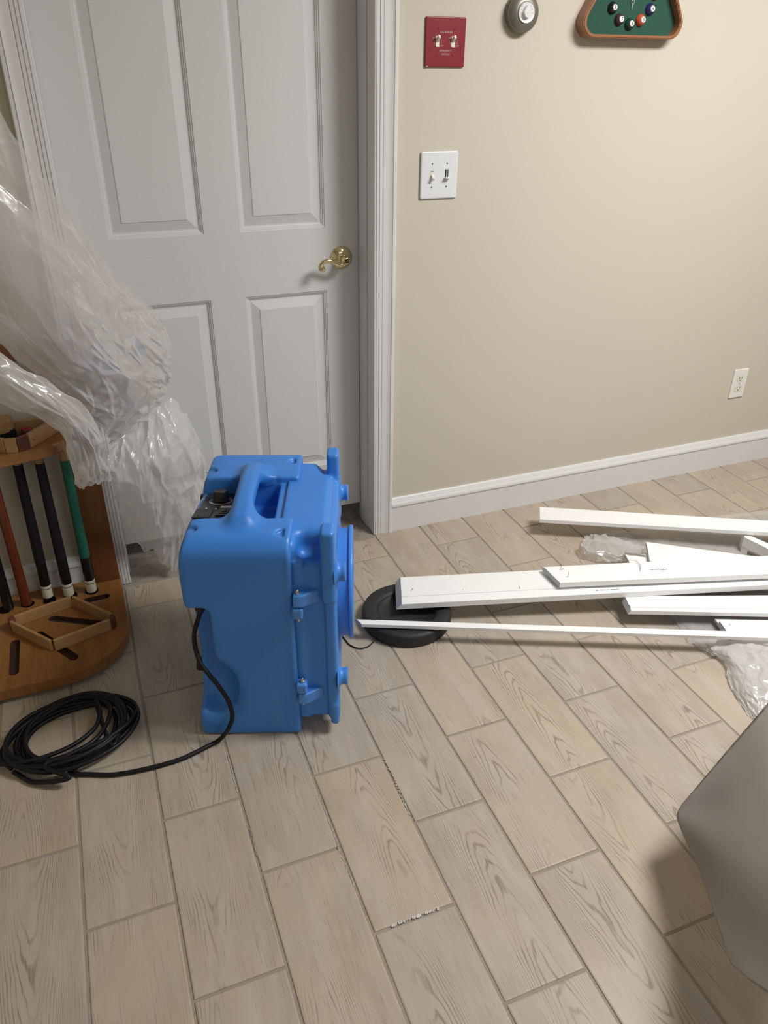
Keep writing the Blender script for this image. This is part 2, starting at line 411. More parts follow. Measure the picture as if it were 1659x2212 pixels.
# ------------------------------------------------------------------ room shell
YW = 2.172       # wall plane
YD = 2.286       # door face
XL, XR, YF, ZC = -0.80, 4.6, -3.2, 2.40
DX0, DX1 = -0.008, 0.817    # door opening
bm = NB(); box(bm, XL-.1, XR+.1, YF-.1, 2.45, -.08, -.0026)
floor = tag(obj('floor', bm, M_grout), 'wood-look ceramic tile floor with taupe grout', kind='structure')
bm = NB(); box(bm, XL, XR, YF, YW+.3, ZC, ZC+.05); tag(obj('ceiling', bm, M_ceil), kind='structure')
bm = NB()
box(bm, DX1+.02, XR, YW, YW+.13, 0, ZC); box(bm, XL, DX0-.02, YW, YW+.13, 0, ZC); box(bm, DX0-.02, DX1+.02, YW, YW+.13, 2.07, ZC)
tag(obj('wall_back', bm, M_wall), 'beige painted wall with the white door', kind='structure')
for nm, b in (('wall_left', (XL-.1, XL, YF, YW+.13)), ('wall_right', (XR, XR+.1, YF, YW+.13)), ('wall_front', (XL-.1, XR+.1, YF-.1, YF))):
    bm = NB(); box(bm, *b, 0, ZC); tag(obj(nm, bm, M_wall), kind='structure')

# baseboards (profile in y,z)
def prof_bar(bm, prof, x0, x1):
    loft(bm, [[(x0, y, z) for y, z in prof], [(x1, y, z) for y, z in prof]])
bp = [(0, .0), (-.015, .0), (-.0155, .0915), (-.0145, .093), (-.0145, .0955), (-.0175, .0975), (-.0185, .101), (-.0178, .106), (-.0155, .111), (-.013, .1145), (-.0118, .1165), (-.0118, .1185), (-.0105, .1195), (-.009, .1255), (-.006, .1285), (0, .1285)]
bp = [(YW+a, b) for a, b in bp]
for nm, x0, x1 in (('baseboard_right', .8825, XR), ('baseboard_left', XL, -.0735)):
    bm = NB(); prof_bar(bm, bp, x0, x1); o = sharp(obj(nm, bm, M_trim), 40)
    tag(o, 'tall white baseboard with a moulded top edge, %s of the door' % nm.split('_')[1], kind='structure')

# door casing, profile across its width (s outward from the opening, d proud of the wall)
cp = [(0, 0), (0, .010), (.0015, .0118), (.005, .012), (.0052, .0098), (.0066, .0098), (.0068, .0128), (.014, .0132), (.0142, .0108), (.0158, .0108), (.016, .0135),
      (.0235, .0138), (.0238, .0115), (.0256, .0115), (.0262, .0132), (.031, .0142), (.040, .0140), (.047, .0160), (.0525, .0185), (.0528, .0160), (.0546, .0160), (.055, .0188), (.0625, .0190), (.065, .0165), (.065, 0)]
doorf = thing('trim_1', None, None, (0, 0, 0)); doorf['kind'] = 'structure'; doorf['label'] = 'white moulded door casing and jamb'
ZT = 2.05
bm = NB(); loft(bm, [[(DX1+s, YW-d, z) for s, d in cp] for z in (0, ZT+.06)]); sharp(obj('side_casing', bm, M_trim, doorf), 30)
bm = NB(); loft(bm, [[(DX0-s, YW-d, z) for s, d in cp] for z in (0, ZT+.06)]); sharp(obj('side_casing', bm, M_trim, doorf), 30)
bm = NB(); loft(bm, [[(x, YW-d, ZT+s) for s, d in cp] for x in (DX0-.065, DX1+.065)]); sharp(obj('head_casing', bm, M_trim, doorf), 30)
for x0, x1, sx in ((DX1, DX1+.02, -1), (DX0-.02, DX0, 1)):
    bm = NB(); box(bm, x0, x1, YW-.001, YW+.135, 0, ZT, .001); obj('jamb', bm, M_trim, doorf)
    bm = NB(); xs = sorted((DX1 if sx < 0 else DX0, (DX1-.004) if sx < 0 else DX0+.004)); box(bm, xs[0], xs[1], YW+.045, YD-.003, 0, ZT, .001); obj('door_stop', bm, M_trim, doorf)
bm = NB(); box(bm, DX0, DX1, YW-.001, YW+.135, ZT, ZT+.02); obj('head_jamb', bm, M_trim, doorf)

# door slab with six raised panels
door = thing('door_1', None, None); door['kind'] = 'structure'; door['label'] = 'white six-panel door with a brass lever handle'
xa, xb = -.003, .812; zb, zt = .067, 2.04
panels = [(x0, x1, z0, z1) for (x0, x1) in ((.098, .354), (.457, .709)) for (z0, z1) in ((.240, .833), (1.017, 1.70), (1.80, 1.94))]
xs = sorted({xa, xb, .098, .354, .457, .709}); zs = sorted({zb, zt, .240, .833, 1.017, 1.70, 1.80, 1.94})
bm = NB()
def is_panel(x0, x1, z0, z1): return any(abs(x0-p[0]) < 1e-6 and abs(x1-p[1]) < 1e-6 and p[2]-1e-6 <= z0 and z1 <= p[3]+1e-6 for p in panels)
for i in range(len(xs)-1):
    for j in range(len(zs)-1):
        if is_panel(xs[i], xs[i+1], zs[j], zs[j+1]): continue
        f = bm.faces.new([bm.verts.new(q) for q in ((xs[i], YD, zs[j]), (xs[i+1], YD, zs[j]), (xs[i+1], YD, zs[j+1]), (xs[i], YD, zs[j+1]))])
        f.material_index = 0 if (zs[j] in (.833, 1.70, zb, 1.94) and 0 < i < len(xs)-2) else 1
for q in (((xa, YD, zb), (xb, YD, zb), (xb, YD+.035, zb), (xa, YD+.035, zb)), ((xa, YD, zb), (xa, YD+.035, zb), (xa, YD+.035, zt), (xa, YD, zt)), ((xb, YD, zb), (xb, YD, zt), (xb, YD+.035, zt), (xb, YD+.035, zb)),
          ((xa, YD+.035, zb), (xb, YD+.035, zb), (xb, YD+.035, zt), (xa, YD+.035, zt))):
    bm.faces.new([bm.verts.new(v) for v in q])
bmesh.ops.remove_doubles(bm, verts=bm.verts[:], dist=1e-5)
obj('door_slab', bm, [M_door, M_doorv], door)
pp = [(0, 0), (.0015, .0025), (.0045, .0028), (.0055, .0055), (.0085, .0058), (.0095, .0085), (.0125, .0095), (.016, .0095), (.040, .0025), (.0408, .0010), (.0425, .0006)]
for (x0, x1, z0, z1) in panels:
    bm = NB(); loops = []
    for s, d in pp:
        loops.append([bm.verts.new(q) for q in ((x0+s, YD+d, z0+s), (x1-s, YD+d, z0+s), (x1-s, YD+d, z1-s), (x0+s, YD+d, z1-s))])
    for a, b in zip(loops, loops[1:]):
        for k in range(4): bm.faces.new((a[k], a[(k+1) % 4], b[(k+1) % 4], b[k]))
    bm.faces.new(loops[-1])
    obj('panel', bm, M_doorv, door)
# lever handle
hx, hz = .757, .927
M90 = Matrix.Rotation(R(90), 4, 'X')
rose = NB(); lathe(rose, [(.0, .016), (.011, .016), (.0125, .0135), (.019, .0125), (.027, .009), (.0325, .0045), (.0345, .0025), (.0345, 0)], 40, Matrix.Translation((hx, YD, hz)) @ M90)
hand = sharp(obj('door_handle', rose, M_brass, door), 50); hand['label'] = 'polished brass curved lever handle'
bm = NB(); lathe(bm, [(0, .056), (.0085, .056), (.0105, .054), (.0115, .050), (.0125, .040), (.0120, .030), (.0105, .022), (.0105, .014)], 28, Matrix.Translation((hx, YD, hz)) @ M90)
pth = spline([(hx-.002, YD-.045, hz-.008), (hx-.018, YD-.047, hz-.012), (hx-.036, YD-.049, hz-.004), (hx-.054, YD-.050, hz+.004), (hx-.070, YD-.050, hz+.002), (hx-.081, YD-.050, hz-.008), (hx-.082, YD-.050, hz-.018), (hx-.074, YD-.050, hz-.022), (hx-.069, YD-.050, hz-.016)], 8)
tube(bm, pth, lambda t: .0075-.0025*t if t < .8 else .0055, 14)
lathe(bm, [(0, .004), (.0055, .003), (.0065, 0), (.0055, -.003), (0, -.004)], 16, Matrix.Translation((hx-.074, YD-.053, hz-.016)) @ M90)
sharp(obj('lever', bm, M_brass, hand), 60)
bm = NB(); lathe(bm, [(0, .0567), (.0070, .0567), (.0072, .0555)], 24, Matrix.Translation((hx, YD, hz)) @ M90); obj('lock_plug', bm, mat('dark_brass_plug', (.16, .12, .07), .3, 1), hand)

# mortar threshold under the door
bm = NB(); n = 40
g = [[bm.verts.new((DX0+(DX1-DX0)*i/n, 2.148+.012*noise.noise(Vector((i*.5, 3, 0)))*(1 if j == 0 else 0)+(2.44-2.148)*j/8, -.0035+.005*abs(noise.noise(Vector((i*.45, j*1.3, 7))))*(1 if j else .2))) for i in range(n+1)] for j in range(9)]
for j in range(8):
    for i in range(n): bm.faces.new((g[j][i], g[j][i+1], g[j+1][i+1], g[j+1][i]))
o = obj('threshold_mortar', bm, M_mortar, floor, True); o['label'] = 'rough bare mortar at the door threshold'
bm = NB(); box(bm, DX0-.3, DX1+.3, 2.44, 2.46, -.05, .5); tag(obj('wall_beyond_door', bm, M_dark), kind='structure')

# floor tiles: running bond, long side into the wall
TW, TL, X0, Y0 = .17057, .40291, .13714, .60868; G = TL/2; GR = .0058
tile_cache = {}
def tile_mesh(wx, wy):
    key = (round(wx, 4), round(wy, 4))
    if key in tile_cache: return tile_cache[key]
    bm = NB(); b = .0022; a = [(0, -.008), (0, -.0018), (b*.45, -.0006), (b*1.6, 0)]
    loops = [[bm.verts.new(q) for q in ((-wx/2+s, -wy/2+s, z), (wx/2-s, -wy/2+s, z), (wx/2-s, wy/2-s, z), (-wx/2+s, wy/2-s, z))] for s, z in a]
    for p_, q_ in zip(loops, loops[1:]):
        for k in range(4): bm.faces.new((p_[k], p_[(k+1) % 4], q_[(k+1) % 4], q_[k]))
    bm.faces.new(loops[-1]); me = bpy.data.meshes.new('tile'); bmesh.ops.recalc_face_normals(bm, faces=bm.faces[:]); bm.to_mesh(me); bm.free()
    me.materials.append(M_tile); tile_cache[key] = me; return me
def infront(x, y, mx=160):
    z = (Vector((x, y, 0))-CPOS).dot(fwd)
    if z < .15: return False
    a = proj((x, y, 0)); return -mx < a[0] < W_+mx and -mx < a[1] < H_+mx
rnd_ = random.Random(4); ntile = 0
for c in range(-7, 27):
    xa_, xb_ = X0+c*TW+GR/2, X0+(c+1)*TW-GR/2
    xb_ = min(xb_, XR); 
    j = c % 2 - 16
    while Y0+j*G < 2.2:
        ya_, yb_ = Y0+j*G+GR/2, Y0+j*G+TL-GR/2; j += 2
        ymax = 2.142 if (DX0-.02 < (xa_+xb_)/2 < DX1) else 2.1655
        yb_ = min(yb_, ymax)
        if yb_-ya_ < .012 or xb_-xa_ < .02 or xa_ < XL-.05: continue
        if not any(infront(x, y) for x in (xa_, (xa_+xb_)/2, xb_) for y in (ya_, (ya_+yb_)/2, yb_)): continue
        o = bpy.data.objects.new('tile', tile_mesh(xb_-xa_, yb_-ya_)); C.objects.link(o); o.parent = floor
        o.location = ((xa_+xb_)/2, (ya_+yb_)/2, rnd_.uniform(-.0004, .0004)); ntile += 1
print('tiles', ntile)
# chipped white paint residue along joints
def residue(pts, wdt, seed):
    rr = random.Random(seed); bm = NB(); P = spline([atz(x, y, .0) for x, y in pts], 14); L, Rr = [], []
    for i, q in enumerate(P):
        t = (P[min(i+1, len(P)-1)]-P[max(i-1, 0)]).normalized(); s = t.cross(Vector((0, 0, 1)))
        k = wdt*rr.uniform(.1, 1); off = s*rr.uniform(-.001, .001)
        L.append(bm.verts.new(q+off+s*k+Vector((0, 0, .0004)))); Rr.append(bm.verts.new(q+off-s*k+Vector((0, 0, .0004))))
    M_ = [bm.verts.new((a.co+b.co)/2+Vector((0, 0, .0012))) for a, b in zip(L, Rr)]
    for i in range(len(P)-1):
        if rr.random() < .22: continue
        bm.faces.new((L[i], L[i+1], M_[i+1], M_[i])); bm.faces.new((M_[i], M_[i+1], Rr[i+1], Rr[i]))
    bmesh.ops.delete(bm, geom=[v for v in bm.verts if not v.link_faces], context='VERTS')
    o = obj('paint_residue', bm, M_residue, floor); o['label'] = 'chipped white paint along a tile joint'
residue([(845, 2001), (880, 1987), (915, 1974), (948, 1962)], .004, 1)
residue([(830, 1640), (850, 1680), (868, 1722), (885, 1760)], .0018, 2)
residue([(688, 1718), (710, 1772), (738, 1850), (770, 1925)], .0014, 3)
residue([(492, 1630), (502, 1670), (512, 1712)], .0016, 4)
residue([(805, 1150), (815, 1160), (822, 1172)], .003, 5)
residue([(540, 1790), (556, 1850)], .0010, 6)

# ------------------------------------------------------------------ wall plates
def slab_plate(bm, w_, h_, t, r=.004, bev=.003):
    prism(bm, rounded_poly([(-w_/2, -h_/2), (w_/2, -h_/2), (w_/2, h_/2), (-w_/2, h_/2)], r, 4), 0, t, None, 0, bev)
WALLROT = (R(90), 0, 0)   # local xy -> wall xz, local z -> out of wall (-y)
def wall_thing(name, label, cat, x, z, group=None):
    o = bpy.data.objects.new(name, None); C.objects.link(o); o.location = (x, YW, z); o.rotation_euler = WALLROT; return tag(o, label, cat, group)
def screw(parent, x, y, z, mt=M_screw, r=.0028):
    bm = NB(); lathe(bm, [(0, .0012), (r*.7, .001), (r, 0)], 12); box(bm, -r*.9, r*.9, -.0004, .0004, .0009, .0014)
    o = obj('screw', bm, mt, parent, loc=(x, y, z)); o.rotation_euler = (0, 0, x*300+y*70); return o
# red emergency switch plate
t = wall_thing('red_switch_plate', 'red two-gang emergency switch plate with two white toggles', 'switch', 1.020, 1.4855)
bm = NB(); slab_plate(bm, .1165, .1145, .0065, .0036, .003); sharp(obj('cover_plate', bm, M_red, t), 25)
for sx in (-.023, .023):
    bm = NB(); box(bm, -.0052, .0052, -.0125, .0125, 0, .0008); box(bm, -.0052, .0052, -.0125, -.0095, 0, .0018)
    fr_ = obj('toggle_slot', bm, M_ivory, t, loc=(sx-.001, .0015, .0064))
    bm = NB(); box(bm, -.0036, .0036, -.004, .004, 0, .016, .001, 2); o = obj('toggle', bm, M_ivory, fr_, loc=(0, .002, 0)); o.rotation_euler = (R(-38), 0, 0)
    for sy in (-.0302, .0302): screw(t, sx, sy, .0064, M_red)
    text('lettering', 'ON', .0062, M_redtext, t, (sx-.0105, .0095, .0068)); text('lettering', 'OFF', .0058, M_redtext, t, (sx+.0115, -.0085, .0068))
    bm = NB(); box(bm, -.0003, .0003, -.004, .003, 0, .0004); prism(bm, [(-.0012, .002), (.0012, .002), (0, .005)], 0, .0004); obj('arrow_print', bm, M_redtext, t, loc=(sx-.0105, -.001, .0066))
    bm = NB(); box(bm, -.0003, .0003, -.003, .004, 0, .0004); prism(bm, [(-.0012, -.002), (0, -.005), (.0012, -.002)], 0, .0004); obj('arrow_print', bm, M_redtext, t, loc=(sx+.0105, .001, .0066))
text('lettering', 'GAS BURNER', .0062, M_redtext, t, (.0005, .0225, .0067)); text('lettering', 'EMERGENCY', .0062, M_redtext, t, (.0005, -.0195, .0067)); text('lettering', 'SWITCH', .0062, M_redtext, t, (.001, -.0275, .0067))
bm = NB(); prism(bm, [(-.056, -.0565), (-.048, -.0565), (-.050, -.0545), (-.054, -.0552)], .0064, .0069); obj('chipped_corner', bm, M_residue, t)
# white two-gang plate
t = wall_thing('white_switch_plate', 'white two-gang switch plate with a toggle and a slide dimmer', 'switch', 1.017, 1.161)
bm = NB(); slab_plate(bm, .1165, .126, .0075, .006, .0045); sharp(obj('cover_plate', bm, M_plate, t, True), 60)
bm = NB(); box(bm, -.0052, .0052, -.0125, .0125, 0, .0008); box(bm, -.004, .004, .0085, .010, .0006, .0012, mi=1); o = obj('toggle_slot', bm, [M_ivory, M_dark], t, loc=(-.023, .001, .0073))
bm = NB(); box(bm, -.0036, .0036, -.004, .004, 0, .016, .001, 2); o2 = obj('toggle', bm, M_ivory, o, loc=(0, -.001, 0)); o2.rotation_euler = (R(38), 0, 0)
bm = NB(); box(bm, -.005, .005, -.0125, .0135, 0, .0006, mi=1); box(bm, -.0012, .0012, -.0125, .0135, .0004, .0012); o = obj('dimmer_slot', bm, [M_ivory, M_dark], t, loc=(.023, .001, .0073))
bm = NB(); box(bm, -.008, .008, -.0022, .0022, 0, .013, .0018, 3); o2 = obj('slider', bm, M_ivory, o, loc=(0, -.0085, 0), smooth=False)
for sx in (-.023, .023):
    for sy in (-.031, .031): screw(t, sx, sy, .0074)
# outlet
t = wall_thing('duplex_outlet', 'white duplex outlet plate low on the wall above the baseboard', 'outlet', 2.354, .361)
bm = NB(); slab_plate(bm, .0700, .1180, .006, .0036, .003); sharp(obj('cover_plate', bm, mat('outlet_white', (.78, .775, .74), .3), t, True), 50)
for sy in (-.0195, .0195):
    bm = NB(); prism(bm, rounded_poly([(-.0165, -.0135), (.0165, -.0135), (.0165, .0135), (-.0165, .0135)], .010, 6), 0, .0012, None, 0)
    for x0, x1, y0, y1 in ((-.0078, -.0054, -.001, .0085), (.0054, .0078, .000, .0075)): box(bm, x0, x1, y0, y1, .0012, .0015, mi=1)
    lathe(bm, [(0, .0015), (.0026, .0015), (.0026, .001)], 14, Matrix.Translation((0, -.0072, 0)), mi=1)
    obj('socket', bm, [M_ivory, M_dark], t, loc=(0, sy, .0058))
    bm = NB(); pr = rounded_poly([(-.0172, -.0142), (.0172, -.0142), (.0172, .0142), (-.0172, .0142)], .0105, 6); prism(bm, pr, 0, .0004); obj('socket_gap', bm, mat('outlet_gap_grey', (.30, .29, .26), .6), t, loc=(0, sy, .0057))
screw(t, 0, 0, .006, M_nail)
# thermostat
t = wall_thing('round_thermostat', 'round pewter-coloured thermostat with a silver dial', 'thermostat', 1.240, 1.556)
bm = NB(); lathe(bm, [(0, 0), (.046, 0), (.0475, .004), (.0475, .010), (.044, .0125), (.044, .0135)], 48); sharp(obj('back_plate', bm, M_pewter, t), 40)
bm = NB(); lathe(bm, [(.0445, .0125), (.0462, .016), (.0455, .022), (.040, .029), (.031, .034), (.0255, .0345), (.0245, .0325), (.0, .0325)], 48); sharp(obj('body', bm, M_pewter, t), 50)
bm = NB(); lathe(bm, [(.0245, .032), (.0243, .0372), (.0236, .0380), (.0222, .0372), (.0, .0368)], 48); dial = sharp(obj('dial', bm, M_silver, t), 40)
bm = NB()
for k in range(10):
    a = R(60-k*27+180); lathe(bm, [(0, .0374), (.0013, .0374), (.0013, .037)], 8, Matrix.Translation((.0182*math.cos(a), .0182*math.sin(a), 0)))
obj('dial_markings', bm, M_greytext, dial)
bm = NB(); prism(bm, rounded_poly([(-.0045, .016), (-.0115, .002), (-.0115, -.012), (.0115, -.012), (.0115, .002), (.0045, .016)], [.001, .006, .011, .011, .006, .001], 6), .0368, .047, None, 0, .001); box(bm, -.009, .009, -.0007, .0007, .0468, .0473)
sharp(obj('knob', bm, M_silver, dial), 40)
# triangular rack clock with ball numerals
t = wall_thing('rack_shaped_clock', 'triangular wooden rack clock with green felt and numbered balls', 'clock', 1.588, 1.503)
hw, hh = .196, .339
tri = [(-hw, 0), (hw, 0), (0, hh)]
outp = rounded_poly(tri, [.038, .038, .038], 10); inp = rounded_poly([(-hw+.016, .0085), (hw-.016, .0085), (0, hh-.018)], [.031]*3, 10)
bm = NB(); o_b = [bm.verts.new((x, y, 0)) for x, y in outp]; o_t = [bm.verts.new((x, y, .040)) for x, y in outp]; i_t = [bm.verts.new((x, y, .040)) for x, y in inp]; i_b = [bm.verts.new((x, y, .012)) for x, y in inp]
n = len(outp)
for a, b in ((o_b, o_t), (o_t, i_t), (i_t, i_b)):
    for k in range(n): bm.faces.new((a[k], a[(k+1) % n], b[(k+1) % n], b[k]))
es = [e for e in bm.edges if all(v in set(o_t)|set(i_t) for v in e.verts) and (all(v in set(o_t) for v in e.verts) or all(v in set(i_t) for v in e.verts))]
bmesh.ops.bevel(bm, geom=es, offset=.0025, segments=3, affect='EDGES')
sharp(obj('frame', bm, M_clockwood, t), 40)
bm = NB(); prism(bm, inp, .002, .014); obj('felt_face', bm, M_felt, t)
bcol = {1: (.75, .5, .05), 2: (.03, .05, .3), 3: (.42, .02, .03), 4: (.018, .02, .10), 5: (.50, .085, .035), 6: (.012, .045, .03), 7: (.05, .025, .035), 8: (.006, .012, .014), 9: (.7, .5, .1), 10: (.05, .08, .35), 11: (.5, .05, .05), 12: (.1, .05, .2)}
bc, br = (0.0, .109), .0735
BS = 1.62
M_ballw = mat('white_ball_spot', (.85, .85, .83), .3); M_num = mat('black_numeral_print', (.01, .01, .01), .5)
for k in range(1, 13):
    a = R(90-30*k); cx, cy = bc[0]+br*math.cos(a), bc[1]+br*math.sin(a)
    bm = NB(); lathe(bm, [(x_*BS, z_*BS) for x_, z_ in [(0, .0085), (.004, .0080), (.0075, .0055), (.0092, .0020), (.0094, 0)]], 24)
    b_ = sharp(obj('ball_numeral', bm, mat('ball_colour_%d' % k, bcol[k], .3), t, loc=(cx, cy, .014)), 60); b_['label'] = 'half ball marked %d' % k
    bm = NB(); lathe(bm, [(x_*BS, z_*BS) for x_, z_ in [(0, .0088), (.0042, .0086), (.0050, .0070)]], 18); sp_ = obj('number_spot', bm, M_ballw, b_, loc=(.0010, .0008, .0004))
    me = text_mesh(str(k), .0125, .0003); me.materials.clear(); o = link('number_spot', me, M_num, b_); o.location = (.0010, .0008, .0148)
bm = NB(); P = [(.0042*math.cos(a), .0052*math.sin(a), 0) for a in np.linspace(0, 2*PI, 25)]; tube(bm, P, .0007, 6, False); tube(bm, [(0, -.005, 0), (-.0005, -.018, 0)], .0006, 6); box(bm, -.0006, .0006, .005, .055, -.0005, .0005)
o = obj('clock_hand', bm, mat('pale_clock_hand', (.6, .62, .56), .4), t, loc=(.001, bc[1]-.021, .018))

# ------------------------------------------------------------------ cue rack
RB = 2.152                                  # rack back plane
rack = thing('cue_rack', 'honey-coloured wooden cue rack on the floor left of the door', 'rack', (-.36, RB, 0))
def bool_cut(me_a, cutters):
    oa = bpy.data.objects.new('a', me_a); C.objects.link(oa)
    ob = bpy.data.objects.new('b', cutters); C.objects.link(ob)
    md = oa.modifiers.new('b', 'BOOLEAN'); md.object = ob; md.operation = 'DIFFERENCE'; md.solver = 'EXACT'
    dg = bpy.context.evaluated_depsgraph_get(); me = bpy.data.meshes.new_from_object(oa.evaluated_get(dg))
    bpy.data.objects.remove(oa); bpy.data.objects.remove(ob); return me
SZ = .045
outl = [(.325, 0), (.325, -.26)]
for k in range(1, 12):
    a = R(90*k/12); outl.append((.12+.205*math.cos(a), -.26-.175*math.sin(a)))
outl += [(.12, -.435), (-.12, -.435)]
for k in range(1, 12):
    a = R(90+90*k/12); outl.append((-.12+.205*math.cos(a), -.26-.175*math.sin(a)))
outl += [(-.325, -.26), (-.325, 0)]
outl = outl[::-1]
bm = NB(); prism(bm, outl, SZ-.030, SZ, None, 0, .006)
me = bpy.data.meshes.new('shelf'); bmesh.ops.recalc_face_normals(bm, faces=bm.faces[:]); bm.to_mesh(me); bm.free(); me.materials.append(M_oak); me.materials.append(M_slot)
cut = NB(); Mi = rack.location
def L2(px, py, z): v = atz(px, py, z); return Vector((v.x-Mi.x, v.y-Mi.y))
cues_px = [(200, 1281), (150, 1284), (108, 1288), (57, 1303), (20, 1309)]
def capsule2(a, b, r, n=7):
    d = (b-a); L = d.length; t = math.atan2(d.y, d.x) if L > 1e-6 else 0
    return [(b.x+r*math.cos(t-PI/2+PI*k/n), b.y+r*math.sin(t-PI/2+PI*k/n)) for k in range(n+1)] + [(a.x+r*math.cos(t+PI/2+PI*k/n), a.y+r*math.sin(t+PI/2+PI*k/n)) for k in range(n+1)]
cb_ = []
for k, x in enumerate(range(12)):
    cx = .235-.060*k
    if abs(cx) < .3: cb_.append(capsule2(Vector((cx, -.062-.012*math.sin(k*1.1)**2)), Vector((cx+.002, -.064)), .0185))
for a, b in (((188, 1297), (228, 1288)), ((115, 1336), (222, 1347)), ((85, 1370), (160, 1420)), ((33, 1388), (30, 1452)), ((-25, 1380), (-60, 1440))):
    cb_.append(capsule2(L2(*a, SZ), L2(*b, SZ), .0125))
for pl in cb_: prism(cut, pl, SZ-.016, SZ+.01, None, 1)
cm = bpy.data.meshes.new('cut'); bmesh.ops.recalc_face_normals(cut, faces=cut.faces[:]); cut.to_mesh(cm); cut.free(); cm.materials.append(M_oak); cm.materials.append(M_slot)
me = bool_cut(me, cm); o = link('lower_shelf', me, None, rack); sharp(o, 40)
for x, y in ((.28, -.04), (-.28, -.04), (.2, -.36), (-.2, -.36)):
    bm = NB(); lathe(bm, [(0, 0), (.018, 0), (.02, .004), (.02, .0155), (0, .0155)], 16); obj('foot', bm, M_walnut, rack, loc=(x, y, 0))
# top shelf
TZ = .560
tl = [(.255, 0), (.255, -.075)]
for k in range(1, 9):
    a = R(90*k/9); tl.append((.215+.04*math.cos(a), -.075-.045*math.sin(a)))
tl += [(.20, -.128), (.09, -.152), (0, -.158), (-.09, -.152), (-.20, -.128), (-.255, -.075), (-.255, 0)]
bm = NB(); prism(bm, tl[::-1], TZ-.030, TZ, None, 0, .009); sharp(obj('upper_shelf', bm, M_oak, rack), 50)
for sx in (-1, 1):
    bm = NB(); box(bm, min(sx*.250, sx*.3225), max(sx*.250, sx*.3225), -.026, -.002, SZ-.001, .80, .003); obj('post', bm, M_oakv, rack)
for z in (.50, .76):
    bm = NB(); box(bm, -.275, .275, -.018, -.002, z, z+.05, .002); obj('back_rail', bm, M_oakv, rack)
# cues
def make_cue(i, px, style):
    labels = ['pool cue with a green textured wrap, nearest the door', 'pool cue with black wrap next to the green-wrapped one', 'pool cue with black wrap standing beside the reddish brown cue', 'plain reddish brown pool cue without a wrap', 'plain black pool cue at the left edge']
    b = atz(px[0], px[1]-4, SZ+.002); 
    if i < 3: b.y = RB-.062
    x = [-.1235, -.1875, -.2465, -.3055, -.3545][i]; y = [RB-.066, RB-.062, RB-.050, RB-.066, RB-.070][i]
    t = thing('pool_cue', labels[i], 'cue', (x, y, SZ-.007), 0, 'pool cues standing in the rack')
    tilt = [.012, .012, .020, .004, .012][i]
    def seg(nm, z0, z1, r0, r1, mt, par=t, flat=False):
        bm = NB(); k = .0006; lathe(bm, [(0, z0), (r0-k, z0), (r0, z0+k), (r1, z1-k), (r1-k, z1), (0, z1)], 20)
        o = sharp(obj(nm, bm, mt, par), 50); return o
    if style in ('green', 'black'):
        zc = .0155
        seg('butt_bumper', 0, .012, .0125, .0135, M_cueblack)
        c_ = seg('butt_cap', .012, .054, .0148, .0150, M_cuewhite)
        bm = NB(); lathe(bm, [(.0150, .043), (.0153, .0432), (.0153, .0452), (.0150, .0454)], 20); obj('ring', bm, M_cueblack, c_)
        seg('sleeve', .054, .135, .0149, .0146, M_cueblack)
        seg('wrap', .135, .452, .0150, .0128, M_greenwrap if style == 'green' else M_blackwrap)
        seg('forearm', .452, .522, .0124, .0120, M_cuetan)
    else:
        seg('butt_bumper', 0, .010, .0125, .0135, M_cueblack)
        seg('butt', .010, .45, .0148, .0125, M_cuebrown if style == 'brown' else M_cueblack)
        seg('forearm', .45, .522, .0122, .0120, M_cuetan)
    t.rotation_euler = (R(.4), tilt, 0)
    return t
for i, st in enumerate(('green', 'black', 'black', 'brown', 'dark')): make_cue(i, cues_px[i], st)

# diamond ball rack on the lower shelf
def bar2(bm, a, b, th, z0, z1, bev=.0015, mi=0):
    a, b = Vector(a), Vector(b); d = (b-a); L = d.length; M = Matrix.Translation((a.x, a.y, 0)) @ Matrix.Rotation(math.atan2(d.y, d.x), 4, 'Z')
    box(bm, 0, L, -th/2, th/2, z0, z1, bev, 2, M, mi)
q = [atz(14, 1340, SZ+.03), atz(156, 1290, SZ+.03), atz(252, 1335, SZ+.03), atz(112, 1388, SZ+.03)]
cen = sum(q, Vector())/4
t = thing('diamond_ball_rack', 'diamond-shaped pale wooden ball rack lying on the lower shelf', 'ball rack', (cen.x, cen.y, SZ))
q = [p_-cen for p_ in q]
def cutback(a, b, d): return a+(b-a).normalized()*d
for k in range(4):
    a, b = q[k].to_2d(), q[(k+1) % 4].to_2d()
    da = .020 if k in (0, 2) else .004; db = .020 if k in (1, 3) else .004
    bm = NB(); bar2(bm, cutback(a, b, da), cutback(b, a, db), .0085, 0, .036); obj('side_bar', bm, M_pine, t)
for k in (0, 2):
    p_ = q[k].to_2d(); a = cutback(p_, q[(k+1) % 4].to_2d(), .021); b = cutback(p_, q[(k-1) % 4].to_2d(), .021)
    o1 = p_.normalized()*.0; mid = (a+b)/2+(p_-(a+b)/2)*.55
    bm = NB(); bar2(bm, a, mid, .0095, 0, .036); bar2(bm, mid, b, .0095, 0, .036)
    o = obj('corner_piece', bm, M_walnut, t); o['label'] = 'dark wood corner piece'
